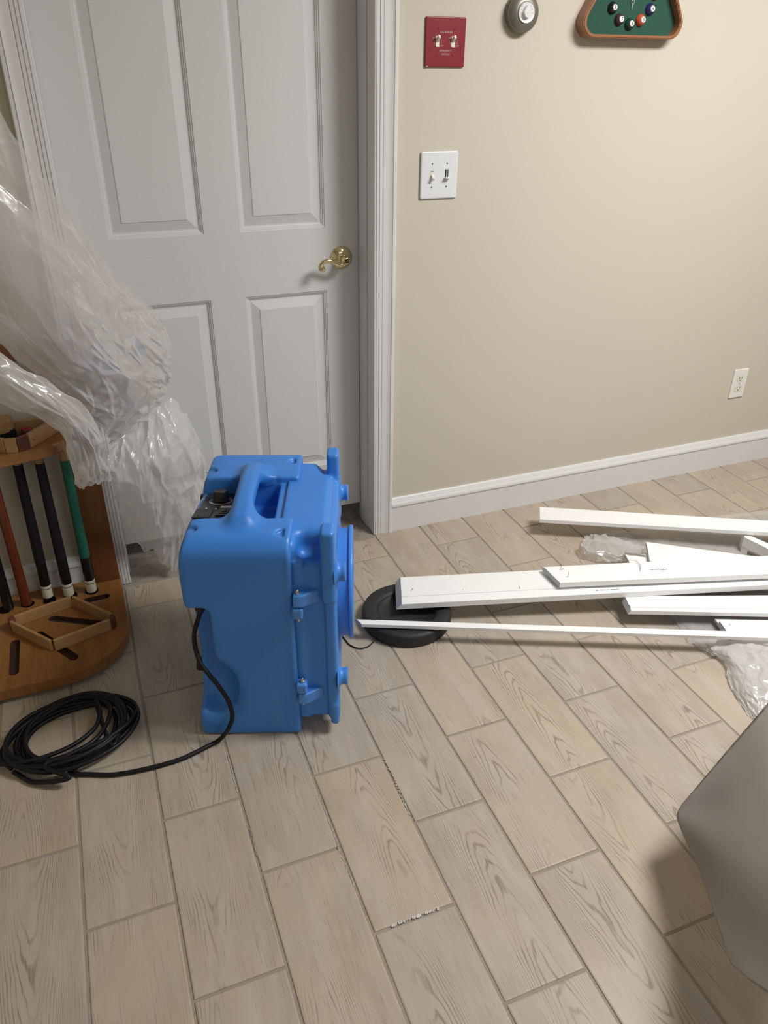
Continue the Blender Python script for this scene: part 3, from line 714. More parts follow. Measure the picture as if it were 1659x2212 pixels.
# triangle rack on the top shelf
t = thing('triangle_ball_rack', 'pale wooden triangle ball rack with a dark corner on the upper shelf', 'ball rack', (-.222, 2.078, TZ), R(6))
crn = [(-.012, -.055), (.022, -.048)]
for a, b, mt, nm in (((.026, -.050), (.120, .045), M_pine, 'side_bar'), ((-.030, -.054), (-.13, .045), M_pine, 'side_bar'), ((-.12, .052), (.11, .052), M_pine, 'side_bar'), ((-.002, -.0605), (.026, -.050), M_walnut, 'corner_piece'), ((-.030, -.054), (-.002, -.0605), M_pine, 'corner_piece')):
    bm = NB(); bar2(bm, a, b, .010, 0, .040 if nm == 'side_bar' else .0385); o = obj(nm, bm, mt, t)
bm = NB(); lathe(bm, [(0, .0012), (.0028, .001), (.003, 0)], 12); o = obj('peg', bm, M_walnut, t); o.matrix_local = Matrix.Translation((.040, -.0415, .018)) @ Matrix.Rotation(R(45), 4, 'Z') @ Matrix.Rotation(R(90), 4, 'X')
# table brush lying across the triangle
t = thing('table_brush', 'wooden table brush with black bristles resting in the triangle rack', 'brush', (-.262, 2.098, TZ), R(24))
bm = NB(); prism(bm, rounded_poly([(-.115, -.024), (.040, -.024), (.040, .024), (-.115, .024)], .022, 8), .030, .064, None, 0, .005); sharp(obj('wooden_back', bm, M_pine, t), 50)
bm = NB()
for i in range(26):
    for k in range(8):
        x, y = -.105+.140*i/25, -.019+.038*k/7
        tube(bm, [(x, y, .031), (x+random.Random(i*9+k).uniform(-.003, .003), y*1.15, .006)], .0026, 4)
tag(obj('bristles', bm, M_bristle, t), kind='stuff')
for nm, lb, colr, xy in (('chalk_cube', 'red chalk cube inside the triangle rack', (.40, .03, .05), (-.196, 2.112)), ('chalk_cube', 'dark green chalk cube beside the red ones', (.03, .07, .06), (-.184, 2.092)), ('chalk_cube', 'pinkish red chalk cube at the rack side bar', (.42, .10, .13), (-.200, 2.066))):
    bm = NB(); box(bm, -.011, .011, -.011, .011, 0, .021, .001); o = tag(obj(nm, bm, mat('chalk_%d' % int(colr[0]*100), colr, .9, var=.3, nscale=80), loc=(xy[0], xy[1], TZ+.0002)), lb, 'chalk', 'chalk cubes on the upper shelf'); o.rotation_euler.z = R(25)

# ------------------------------------------------------------------ blue air scrubber
A0 = Vector((.093, 1.427, 0)); AZ = R(-19.836)
mach = thing('air_scrubber', 'blue moulded portable air scrubber standing on the tiles by the door', 'machine', A0, AZ)
DM, HM = .435, .562
def housing(X, Y, Z):
    xl = np.where(Z > .45, -.026+(Z-.45)*.34, -.026+np.maximum(0, .42-Z)*.10)      # left face leans in towards the top
    xl = np.where(Z < .385, -.010+0*Z, xl)
    d = sbox(X-xl*np.clip((.235-X)/.25, 0, 1), Y, Z, 0, .2375, 0, DM, 0, HM, .012)
    d = smax(d, -sbox(X, Y, Z, -.2, .052, -.1, .085, .165, .385, .018), .010)       # cord pocket, front left
    d = smax(d, -sell(X, Y, Z, (.036, .0, .150), (.062, .085, .085)), .020)
    d = smax(d, -np.maximum(sbox(X, Y, Z, -.2, .112, .112, .305, .40, .8, .008), .508+(.305-Y)*.19-Z), .006)        # panel well
    d = smax(d, -sbox(X, Y, Z, .100, .192, .112, .305, .470, .8, .010), .008)       # hand well
    d = smax(d, -sbox(X, Y, Z, .18, .40, .112, .305, .538, .8, .006), .008)
    for cx, cy in ((.240, .395), (.240, .050), (.000, .345), (.000, .065)):
        c_ = np.sqrt(((X-cx)/1.9)**2+(Y-cy)**2)-.017
        d = smax(d, -np.maximum(c_, .549-Z), .004)
    lip = sbox(X, Y, Z, .224, .2395, -.003, DM-.002, .004, HM-.0005, .006)             # parting lip
    hole = sbox(X, Y, Z, .2, .3, .112, .305, .538, .8, .006)
    d = smin(d, smax(lip, -hole, .006), .006)
    qy, qz = np.maximum(.055-Y, 0), np.maximum(Z-(HM-.055), 0)                      # big soft front top edge
    d = smax(d, np.sqrt(qy**2+qz**2)-.055, .012)
    qx, qz = np.maximum(.050-X, 0), np.maximum(Z-(HM-.035), 0)
    d = smax(d, np.sqrt((qx*.75)**2+qz**2)-.040, .012)
    return d
me = nets(housing, (-.03, -.012, 0), (.245, DM+.01, HM+.01), .0034)
link('housing', me, M_blue, mach, True)
def lid(X, Y, Z):
    tp = np.clip((X-.238)/.075, 0, 1)
    d = sbox(X, Y, Z, .200, .322, .014, .415, .040, .548, .022)
    sh = sbox(X, Y, Z, .250, .308, -.2, .070, .492, .80, .02)                       # shoulders around the ears
    d = smax(d, -sh, .022)
    sh = sbox(X, Y, Z, .285, .40, .350, .70, .525, .80, .02)
    d = smax(d, -sh, .02)
    col_ = np.sqrt((X-.252)**2+(Y-.022)**2)-.0135                                   # hinge column
    d = smin(d, np.maximum(col_, np.maximum(.05-Z, Z-.50)), .008)
    fl = sbox(X, Y, Z, .308, .335, .004, .42, .048, .510, .009)
    d = smin(d, fl, .008)
    for y0, y1, zt_ in ((-.004, .042, .585), (.372, .418, .585)):
        d = smin(d, sbox(X, Y, Z, .304, .3355, y0, y1+.004, .40, zt_, .009), .010)
    d = smin(d, sbox(X, Y, Z, .314, .335, .0, .05, .030, .10, .009), .006)
    d = smin(d, sbox(X, Y, Z, .314, .335, .37, .42, .030, .10, .009), .006)
    return d
me = nets(lid, (.22, -.012, .02), (.345, .43, .595), .0034)
link('inlet_lid', me, M_blue, mach, True)
def handle(X, Y, Z):
    arch = .016*np.clip(1-((Y-.208)/.12)**2, -1, 1)
    d = sbox(X, Y, Z-arch, .107, .150, .070, .350, .540, .582, .016)
    u_ = smin(d, housing(X, Y, Z), .042)+.0006
    return np.maximum(u_, sbox(X, Y, Z, .068, .186, .030, .385, .532, .64, .004))
me = nets(handle, (.066, .028, .530), (.188, .387, .605), .003)
o = link('carry_handle', me, M_blue, mach, True); o['label'] = 'moulded carry handle bridging the top recess'
# duct collar and feet
MY = Matrix.Rotation(R(90), 4, 'Y')
bm = NB(); lathe(bm, [(.118, 0), (.134, 0), (.134, .026), (.139, .027), (.1405, .029), (.1405, .034), (.139, .036), (.118, .036), (.114, .034), (.114, 0)], 72, Matrix.Translation((.334, .20, .32)) @ MY)
o = sharp(obj('duct_collar', bm, M_blue, mach), 40); o['label'] = 'round duct collar with a raised rim'
bm = NB(); 
for k in range(7):
    yy_ = .20-.12+.04*k; hh_ = math.sqrt(max(0, .115**2-(yy_-.20)**2)); tube(bm, [(.345, yy_, .32-hh_), (.345, yy_, .32+hh_)], .0016, 6)
obj('inlet_grille', bm, M_black, mach)
for y_, z_ in ((.022, .470), (.022, .170), (.385, .470), (.385, .170)):
    bm = NB(); lathe(bm, [(.030, 0), (.024, .004), (.0205, .009), (.0195, .015), (.021, .0175), (.0215, .022), (.019, .0245), (0, .0245)], 28, Matrix.Translation((.333, y_, z_)) @ MY); sharp(obj('side_foot', bm, M_blue, mach), 50)
for y_, z_ in ((.375, .455), (.12, .128)):
    bm = NB(); lathe(bm, [(0, .014), (.015, .014), (.0175, .011), (.0175, 0)], 20, Matrix.Translation((-.008, y_, z_)) @ Matrix.Rotation(R(-90), 4, 'Y')); o = sharp(obj('rubber_bumper', bm, M_black, mach), 40)
# hinges
def wedge(zc, up):
    bm = NB(); poly = [(0, 0), (.022, 0), (.055, -.004), (.055, .014), (.022, .020), (0, .020)]
    prism(bm, [(x, y) for x, y in ((0, -.020), (.020, -.020), (.056, .004), (.056, .020), (0, .020))], -.0165, .0165, None, 0, .004)
    return sharp(obj('hinge', bm, M_blue, mach, loc=(.241, .008, zc)), 40)
for zt_, zb_, flip in ((.414, .380, 0), (.128, .160, 1)):
    h_ = wedge(zt_, 0); 
    bm = NB(); box(bm, .236, .262, -.014, .025, zb_-.015, zb_+.015, .006, 3); sharp(obj('hinge', bm, M_blue, mach), 50)
    for zz, sgn_ in ((max(zt_, zb_)+.0165, 1), (min(zt_, zb_)-.0165, -1)):
        bm = NB(); lathe(bm, [(0, .0115), (.0025, .0108), (.0042, .008), (.0046, .0045), (.0056, .004), (.0056, 0)], 6 if sgn_ < 0 else 14); o = sharp(obj('hinge_bolt', bm, M_screw, mach, loc=(.251, -.002, zz-.001*sgn_)), 50)
        if sgn_ < 0: o.rotation_euler = (PI, 0, 0)
# control panel
cpn = NB(); box(cpn, .013, .108, .114, .303, 0, .004, .001); cp_o = obj('control_panel', cpn, M_panel, mach, loc=(0, 0, 0)); cp_o.matrix_local = Matrix.Translation((0, .303, .5095)) @ Matrix.Rotation(R(-10.8), 4, 'X') @ Matrix.Translation((0, -.303, 0)); cp_o['label'] = 'black control panel with a dial and sockets'
kb = NB(); lathe(kb, [(0, .026), (.0145, .026), (.0165, .0245), (.0175, .006), (.0195, .0045), (.0195, 0)], 36); kn = sharp(obj('dial_knob', kb, M_socket, cp_o, loc=(.055, .245, .004)), 50)
kb = NB()
for k in range(26):
    a = R(-230+k*280/25-0); x_, y_ = .0245*math.cos(a), .0245*math.sin(a); box(kb, -.0004, .0004, -.0022, .0022, 0, .0004, 0, 2, Matrix.Translation((x_, y_, 0)) @ Matrix.Rotation(a+PI/2*3, 4, 'Z'))
P = [(.0275*math.cos(a), .0275*math.sin(a), .0002) for a in np.linspace(R(-230), R(50), 40)]; tube(kb, P, .0003, 4)
obj('dial_print', kb, M_white, cp_o, loc=(.055, .245, .004))
kb = NB(); box(kb, -.018, .014, -.0065, .0065, 0, .0004); obj('warning_label', kb, M_white, cp_o, loc=(.080, .200, .004))
kb = NB(); box(kb, -.018, .014, .0065, .0095, 0, .00045); obj('warning_label', kb, M_rlabel, cp_o, loc=(.080, .200, .004))
kb = NB()
for k in range(6): box(kb, -.010+.0036*k, -.0078+.0036*k, -.002, .001, 0, .0007)
obj('label_print', kb, M_greytext, cp_o, loc=(.082, .200, .004))
kb = NB()
for k, (x_, l_) in enumerate(((.006, .020), (.011, .010))):
    for q_ in range(int(l_/.0032)): box(kb, x_, x_+.0022, .262-q_*.0032, .2642-q_*.0032, 0, .0003)
obj('label_print', kb, M_greytext, cp_o, loc=(0, 0, .004))
# duplex socket and breaker switch on the panel
kb = NB(); box(kb, -.020, .020, -.030, .030, 0, .003, .0015)
so = obj('power_socket', kb, M_socket, cp_o, loc=(.030, .150, .004))
kb = NB()
for yo in (-.017, .017):
    box(kb, -.0085, -.006, yo-.004, yo+.004, .003, .0034); box(kb, .006, .0085, yo-.0035, yo+.0035, .003, .0034); lathe(kb, [(0, .0034), (.0024, .0034), (.0024, .003)], 10, Matrix.Translation((0, yo-.0085, 0)))
obj('socket_slots', kb, M_dark, so)
kb = NB(); box(kb, -.0175, .0175, -.022, .022, 0, .004, .0015); box(kb, -.010, .010, -.011, .013, .004, .0055, .001); sw = obj('switch', kb, M_socket, cp_o, loc=(.078, .155, .004))
kb = NB(); box(kb, -.006, .006, -.006, .007, 0, .004, .001); o = obj('rocker', kb, M_panel, sw, loc=(0, .001, .0045)); o.rotation_euler = (R(12), 0, 0)
kb = NB(); box(kb, -.009, .009, -.0105, -.0090, .0055, .0062); box(kb, .0078, .009, -.0105, .010, .0055, .0062); obj('switch_rim', kb, mat('dark_grey_rim', (.10, .10, .11), .4), sw)
for x_, y_ in ((.012, .288), (.030, .190), (.053, .188)): screw(cp_o, x_, y_, .004, M_screw, .0032)
# gland
bm = NB(); lathe(bm, [(0, -.040), (.0075, -.040), (.0085, -.034), (.0120, -.031), (.0125, -.022), (.0105, -.020), (.0105, -.012), (.0145, -.011), (.0145, 0), (0, 0)], 10); o = obj('cord_gland', bm, M_black, mach, loc=(.024, .040, .390))

# power cord coiled on the floor
M_mach = Matrix.Translation(A0) @ Matrix.Rotation(AZ, 4, 'Z')
cr = .0055
def mw(u, v, z): return M_mach @ Vector((u, v, z))
Mi_ = M_mach.inverted(); oc = Mi_ @ CPOS
def atv(px, py, v):
    dl = Mi_.to_3x3() @ ray(px, py); return M_mach @ (oc+dl*((v-oc.y)/dl.y))
pts = [mw(.024, .040, .352), atv(420, 1365, .035), atv(421, 1395, .022), atv(432, 1430, .0), atv(450, 1455, -.012), atv(472, 1482, -.014), atv(492, 1512, -.016), atv(502, 1545, -.022), atv(494, 1573, -.032), atz(474, 1598, .008)]
pts += [atz(x, y, cr) for x, y in ((445, 1614), (390, 1640), (320, 1660), (250, 1673), (200, 1673), (150, 1668))]
cx0, cy0 = -.207, 1.532
rg = random.Random(11)
rot_e = R(8); lay = 0
turns = 8; npt = 16
start = math.atan2(-1, .25)
for k in range(turns*npt):
    T_ = k/npt; tn = int(T_); rs = random.Random(100+tn)
    ea = .128+rs.uniform(-.026, .028); eb = .098+rs.uniform(-.022, .020); ox, oy = rs.uniform(-.014, .014), rs.uniform(-.010, .010)
    rs2 = random.Random(101+tn); ea2 = .128+rs2.uniform(-.026, .028); eb2 = .098+rs2.uniform(-.022, .020); ox2, oy2 = rs2.uniform(-.014, .014), rs2.uniform(-.010, .010)
    f_ = T_-tn; f_ = f_*f_*(3-2*f_)
    a_ = start-2*PI*T_
    ea = ea*(1-f_)+ea2*f_; eb = eb*(1-f_)+eb2*f_; ox = ox*(1-f_)+ox2*f_; oy = oy*(1-f_)+oy2*f_
    x_, y_ = ea*math.cos(a_), eb*math.sin(a_)
    z_ = cr+.0052*min(T_, 5)+.0035*math.sin(a_*3+tn)*min(1, T_)
    pts.append(Vector((cx0+ox+x_*math.cos(rot_e)-y_*math.sin(rot_e), cy0+oy+x_*math.sin(rot_e)+y_*math.cos(rot_e), max(cr, z_))))
z_ = pts[-1].z
# last loops sweep across the middle of the coil and leave the frame at the left
for x, y, zz in ((205, 1510, .034), (216, 1535, .036), (205, 1572, .034), (160, 1608, .032), (100, 1634, .032), (40, 1648, .032), (-15, 1651, .014), (-80, 1650, cr), (-140, 1640, cr)):
    pts.append(atz(x, y, zz))
bm = NB(); tube(bm, spline(pts, 5), cr, 10); o = obj('power_cord', bm, M_cord, None, True)
tag(o, 'black power cord coiled on the floor in front of the cue rack', 'cord')
# a second loose loop over the coil
pts = [atz(x, y, z) for x, y, z in ((30, 1668, .006), (75, 1690, .010), (150, 1680, .030), (95, 1655, .034), (150, 1630, .036), (205, 1598, .038), (232, 1560, .038), (238, 1530, .036), (225, 1515, .034), (190, 1506, .032), (150, 1514, .030), (95, 1545, .026), (35, 1585, .018), (6, 1618, .010), (4, 1640, .006), (25, 1660, .0056))]
bm = NB(); tube(bm, spline(pts, 8), cr, 10); ob2 = obj('cord_loop', bm, M_cord, o, True)

# ------------------------------------------------------------------ black round base with its thin wire
dc = Vector((.737, 1.674, 0))
t = thing('round_black_base', 'round black rubber base with a dished centre under the white boards', 'base', dc)
bm = NB(); lathe(bm, [(0, 0), (.122, 0), (.130, .004), (.1325, .012), (.1325, .034), (.129, .041), (.120, .045), (.098, .044), (.090, .0415), (.086, .036), (.082, .028), (.060, .024), (.030, .026), (.012, .029), (0, .029)], 72); sharp(obj('dish', bm, M_disc, t), 60)
bm = NB(); P = spline([(-.118, -.060, .010), (-.150, -.078, .004), (-.178, -.075, .003), (-.196, -.052, .003), (-.200, -.030, .003), (-.205, .0, .003)], 8); tube(bm, P, .0018, 8); obj('wire', bm, M_cord, t, True)
bm = NB(); P = [atz(x, y, z) for x, y, z in ((818, 1356, .046), (826, 1352, .050), (834, 1351, .048), (839, 1349, .049))]
for i, (a, b) in enumerate(zip(P, P[1:])): 
    n_ = Vector((0, 0, .0035)); bm.faces.new([bm.verts.new(v) for v in (a, b, b+n_, a+n_)])
bmesh.ops.solidify(bm, geom=bm.faces[:], thickness=.001)
tag(obj('paint_chip', bm, M_board), 'small curled white paint chip on the round black base', 'debris')

# ------------------------------------------------------------------ loose white mouldings
def board(name, label, lf, ln, rf, rn, zl, zr, thick, ext=1.25, prof=None, skew=0.0, cat='board', grp='removed white moulding boards piled on the floor', miter=0, roll=0):
    """lf/ln: far and near corner of the top face at the left end, rf/rn the same at the right"""
    a, b = atz(*lf, zl+roll), atz(*ln, zl); c, d = atz(*rf, zr+roll), atz(*rn, zr)
    c = a+(c-a)*ext; d = b+(d-b)*ext
    ax = (c-a).normalized(); prof = prof or [(0, 0), (1, 0)]
    def sect(p, q, sk):
        top = [p.lerp(q, s)+Vector((0, 0, dz)) for s, dz in prof]
        dn = Vector((0, 0, -thick)); w_ = (q-p); w_.z = 0
        bot = [q+dn+ax*sk, p+dn+ax*sk]; return top+bot
    org = (a+b)/2
    s1 = [v-org for v in sect(a, b, skew)]; s2 = [v-org for v in sect(c, d, 0)]
    n_ = 24; secs = []
    for i in range(n_+1): secs.append([p.lerp(q, i/n_) for p, q in zip(s1, s2)])
    bm = NB(); loft(bm, secs); o = sharp(obj(name, bm, [M_board, M_boardend], None, loc=org), 25)
    o.data.polygons[len(o.data.polygons)-2].material_index = 1
    tag(o, label, cat, grp); return o, (a, b, c, d)
stepped = [(0, -.002), (.06, 0), (.74, 0), (.745, -.003), (.76, -.003), (.765, -.0015), (1, -.0025)]
b2, k2 = board('moulding_board', 'long wide white moulding whose left end rests on the round black base', (865, 1246), (868, 1304), (1659, 1205), (1659, 1262), .0745, .088, .020, 1.25, stepped, -.016)
ogee = [(0, -.005), (.05, -.004), (.06, -.0015), (.14, -.001), (.16, .0), (1, 0)]
b3, k3 = board('moulding_board', 'mitred white moulding with nails lying on top of the pile', (1172, 1222), (1210, 1259), (1659, 1198), (1659, 1240), .105, .112, .0165, 1.25, ogee, 0)
b1, k1 = board('moulding_board', 'long narrow white board raised at the back of the pile, square left end', (1166, 1095), (1166, 1122), (1659, 1125), (1659, 1150), .075, .082, .013, 1.2, None, 0)
b8, k8 = board('moulding_strip', 'thin white trim strip in front, crossing the round black base', (768, 1336), (781, 1347), (1659, 1364), (1659, 1377), .0625, .066, .012, 1.25, [(0, -.003), (.2, 0), (.8, 0), (1, -.002)], 0)
b6, k6 = board('moulding_board', 'white ogee moulding tucked under the long wide one', (1350, 1288), (1364, 1316), (1659, 1286), (1659, 1322), .062, .062, .018, 1.25, [(0, 0), (.45, 0), (.5, -.002), (.62, -.002), (.66, .0), (.82, .0015), (.86, -.003), (1, -.005)], -.008)
b4, k4 = board('moulding_board', 'white board with a pointed end behind the mitred moulding', (1396, 1169), (1404, 1212), (1659, 1204), (1659, 1246), .060, .060, .014, 1.1, [(0, -.003), (.12, -.003), (.14, 0), (1, 0)], 0)
b4b, k4b = board('moulding_board', 'short broken white board with torn edge beside the crumpled film', (1350, 1197), (1364, 1222), (1500, 1196), (1510, 1226), .042, .042, .012, 1.0, None, 0)
b7, k7 = board('moulding_board', 'lowest white casing piece under the thin trim strip', (1546, 1330), (1582, 1380), (1659, 1332), (1659, 1392), .042, .042, .020, 1.3, [(0, -.012), (.22, -.010), (.24, 0), (1, 0)], 0)
b7b, k7b = board('moulding_board', 'white board edge at the bottom of the pile, frame right', (1584, 1374), (1592, 1386), (1659, 1386), (1659, 1397), .030, .030, .014, 1.3, None, 0)
# corner of a small white frame at the right edge
t = thing('white_frame_piece', 'corner of a white mitred frame piece at the right edge', 'frame', (0, 0, 0))
p0, p1, p2, p3 = atz(1607, 1160, .062), atz(1660, 1186, .062), atz(1672, 1176, .062), atz(1622, 1158, .062)
bm = NB(); loft(bm, [[p0, p3, p3-Vector((0, 0, .034)), p0-Vector((0, 0, .034))], [p1+(p1-p0)*.9, p2+(p1-p0)*.9, p2+(p1-p0)*.9-Vector((0, 0, .034)), p1+(p1-p0)*.9-Vector((0, 0, .034))]]); obj('rail', bm, M_board, t)
p4, p5 = atz(1602, 1188, .030), atz(1616, 1188, .030)
bm = NB(); a_, b_ = atz(1609, 1160, .062), atz(1622, 1166, .062)
loft(bm, [[a_, b_, b_+Vector((.02, .03, 0)), a_+Vector((.02, .03, 0))], [Vector((v.x, v.y, .002)) for v in (a_, b_, b_+Vector((.02, .03, 0)), a_+Vector((.02, .03, 0)))]]); obj('rail', bm, M_board, t)
# torn paper edge
bm = NB(); rr = random.Random(3)
P = [atz(1348+11*i, 1193+1.2*i+rr.uniform(-1.5, 1.5), .046) for i in range(5)]; Q = [p_+Vector((rr.uniform(-.002, .002), -.010, -.003)) for p_ in P]
vp = [bm.verts.new(p_) for p_ in P]; vq = [bm.verts.new(p_) for p_ in Q]
for i in range(4): bm.faces.new((vp[i], vp[i+1], vq[i+1], vq[i]))
bmesh.ops.solidify(bm, geom=bm.faces[:], thickness=.0015)
Ml = b4b.location
oo = obj('torn_edge', bm, mat('torn_fibre', (.55, .5, .43), .9, var=.4, nscale=200), b4b); oo.location = -Ml
# nails and staples left in the boards (children of their boards)
def nail(bd, x, y, z, x2, y2, z2, r=.0009):
    bm = NB(); a, b = atz(x, y, z), atz(x2, y2, z2); b = Vector((b.x, b.y, b.z)); tube(bm, [a, b], r, 6)
    o = obj('nail', bm, M_nail, bd); o.location = -bd.location
def vnail(bd, x, y, z, h, lean=(0, 0)):
    a = atz(x, y, z); bm = NB(); tube(bm, [a, a+Vector((lean[0], lean[1], h))], .0009, 6); o = obj('nail', bm, M_nail, bd); o.location = -bd.location
vnail(b3, 1211, 1231, .1055, .014); vnail(b3, 1226, 1247, .1055, .019, (.002, 0)); vnail(b2, 1124, 1272, .0775, .010, (-.004, .003))
vnail(b1, 1182, 1128, .066, -.004); vnail(b1, 1302, 1140, .068, .003); vnail(b7, 1578, 1350, .042, .006, (-.006, 0))
nail(b3, 1213, 1231, .1058, 1217, 1228, .107); nail(b2, 892, 1271, .0775, 889, 1275, .0775)
bm = NB(); P = spline([atz(x, y, z) for x, y, z in ((1356, 1209, .107), (1372, 1211, .112), (1382, 1220, .112), (1384, 1233, .112))], 8); tube(bm, P, .0007, 6); o = obj('wire_brad', bm, M_nail, b3); o.location = -b3.location
vnail(b2, 1000, 1275, .0775, .002)
# faint mill stamps
def stamp(bd, x0, y0, x1, y1, z, mt, n_, h_):
    rr = random.Random(int(x0)); bm = NB(); a, b = atz(x0, y0, z), atz(x1, y1, z); d = (b-a).normalized(); nrm = Vector((-d.y, d.x, 0)); L = (b-a).length
    for i in range(n_):
        if rr.random() < .15: continue
        s = L*i/n_; w_ = L/n_*rr.uniform(.45, .8); hh_ = h_*rr.uniform(.7, 1)
        bm.faces.new([bm.verts.new(v+Vector((0, 0, .0004))) for v in (a+d*s, a+d*(s+w_), a+d*(s+w_)+nrm*hh_, a+d*s+nrm*hh_)])
    bmesh.ops.solidify(bm, geom=bm.faces[:], thickness=.0002)
    o = obj('mill_stamp', bm, mt, bd); o.location = -bd.location
stamp(b3, 1404, 1231, 1444, 1230, .1085, M_greytext, 14, .003); stamp(b3, 1428, 1231, 1443, 1230, .109, M_navytext, 6, .003)
stamp(b2, 1287, 1276, 1342, 1274, .080, M_greytext, 16, .0035)

# ------------------------------------------------------------------ plastic film
def catmull(p, t):
    n_ = len(p)-1; x = min(max(t*n_, 0), n_-1e-6); i = int(x); f_ = x-i
    a = p[i-1] if i > 0 else p[0]*2-p[1]; b = p[i]; c = p[i+1]; d = p[i+2] if i+2 <= n_ else p[-1]*2-p[-2]
    return .5*((2*b)+(c-a)*f_+(2*a-5*b+4*c-d)*f_*f_+(3*b-a-3*c+d)*f_**3)
def sheet_mesh(ctrl, nu, nv, amp, freq, seed, axis=None, edge_amp=.006, minz=.001, stretch=(1, 1), calm=None):
    bm = NB(); G_ = []
    for j in range(nv+1):
        v = j/nv; row = [catmull([Vector(r[k]) for r in ctrl], v) for k in range(len(ctrl[0]))]
        line = []
        for i in range(nu+1):
            u_ = i/nu; P = catmull(row, u_)
            line.append(P)
        G_.append(line)
    vs = []
    for j in range(nv+1):
        r_ = []
        for i in range(nu+1):
            P = G_[j][i]; a = G_[j][min(i+1, nu)]-G_[j][max(i-1, 0)]; b = G_[min(j+1, nv)][i]-G_[max(j-1, 0)][i]
            n_ = a.cross(b); n_ = n_.normalized() if n_.length > 1e-9 else Vector((0, -1, 0))
            q = Vector((i/nu*stretch[0], j/nv*stretch[1], seed*3.7))
            wv = noise.noise_vector(q*freq*.5)*.35; qq = q*freq+wv
            h = 0; am = 1
            for o_ in range(2):
                dd, pp_ = noise.voronoi(qq); h += am*(min(dd[1]-dd[0], .55)-.25)*1.5+am*.6*noise.noise(qq*.7); qq = qq*1.9+Vector((3.1, 1.7, .9)); am *= .36
            k = .10+(calm(i/nu, j/nv) if calm else 1)*(.35+1.2*max(0, noise.noise(q*freq*.4+Vector((9, 2, seed)))+.2))
            P = P+n_*h*amp*k
            ed = min(i, nu-i)/nu < .015 or min(j, nv-j)/nv < .02
            if ed: P = P+Vector((noise.noise(q*14), 0, noise.noise(q*14+Vector((5, 5, 5)))))*edge_amp
            if P.z < minz: P.z = minz+(.002*abs(noise.noise(q*30)))
            r_.append(bm.verts.new(P))
        vs.append(r_)
    for j in range(nv):
        for i in range(nu): bm.faces.new((vs[j][i], vs[j][i+1], vs[j+1][i+1], vs[j+1][i]))
    return bm
def ctrl_y(rows): return [[aty(x, y, Y) for x, y, Y in r] for r in rows]
def ctrl_z(rows): return [[atz(x, y, z) for x, y, z in r] for r in rows]
t = thing('plastic_sheet', 'milky plastic film hanging in folds over the cue rack and against the door', 'plastic film')
rows = ctrl_y([
    [(-160, 60, 1.86), (-20, 215, 1.87), (62, 345, 1.88), (124, 425, 1.90), (190, 515, 1.93), (250, 590, 1.96), (308, 648, 2.00), (350, 700, 2.03), (366, 752, 2.05)],
    [(-160, 250, 1.82), (-20, 390, 1.83), (60, 480, 1.84), (130, 560, 1.86), (200, 630, 1.89), (258, 690, 1.92), (310, 740, 1.96), (345, 775, 2.00), (366, 800, 2.03)],
    [(-160, 420, 1.80), (-20, 550, 1.81), (50, 620, 1.82), (120, 690, 1.84), (190, 750, 1.87), (245, 790, 1.91), (295, 815, 1.95), (335, 835, 2.00), (356, 846, 2.03)],
    [(-160, 560, 1.83), (-20, 660, 1.84), (50, 730, 1.85), (120, 785, 1.87), (185, 835, 1.90), (235, 865, 1.93), (280, 880, 1.97), (312, 892, 2.00), (326, 898, 2.02)],
    [(-160, 650, 1.86), (-20, 730, 1.87), (45, 785, 1.88), (110, 830, 1.90), (165, 872, 1.92), (205, 905, 1.95), (228, 935, 1.97), (236, 950, 1.98), (238, 963, 1.98)]])
bm = sheet_mesh(rows, 230, 170, .015, 3.6, 1, stretch=(1.3, 1.8), calm=lambda u_, v_: .12+.88*min(1, max(0, (u_-.42)/.3))*(1-.5*max(0, .25-v_)/.25)); o = obj('upper_fold', bm, M_film, t, True)
rows = ctrl_y([
    [(-160, 290, 1.80), (-20, 382, 1.81), (50, 442, 1.82), (120, 508, 1.84), (185, 572, 1.87), (235, 632, 1.90), (270, 690, 1.94), (305, 730, 1.98), (340, 770, 2.01)],
    [(-160, 400, 1.77), (-20, 480, 1.78), (50, 540, 1.79), (120, 605, 1.81), (182, 665, 1.84), (232, 715, 1.87), (275, 760, 1.92), (315, 795, 1.96), (350, 815, 2.00)],
    [(-160, 500, 1.77), (-20, 580, 1.78), (45, 640, 1.79), (112, 700, 1.81), (178, 755, 1.84), (230, 795, 1.88), (278, 820, 1.92), (318, 840, 1.97), (344, 850, 2.00)],
    [(-160, 590, 1.80), (-20, 665, 1.81), (45, 722, 1.82), (105, 775, 1.84), (165, 822, 1.87), (212, 855, 1.91), (250, 885, 1.94), (275, 905, 1.96), (290, 918, 1.97)],
    [(-160, 650, 1.84), (-20, 728, 1.85), (44, 782, 1.86), (106, 826, 1.88), (162, 868, 1.90), (202, 900, 1.93), (224, 930, 1.95), (233, 946, 1.96), (237, 960, 1.97)]])
bm = sheet_mesh(rows, 230, 150, .013, 3.4, 11, stretch=(1.4, 1.4), calm=lambda u_, v_: .10+.90*min(1, max(0, (u_-.30)/.35))); obj('inner_fold', bm, film('milky_plastic_film_inner', .60, (.74, .72, .71)), t, True)
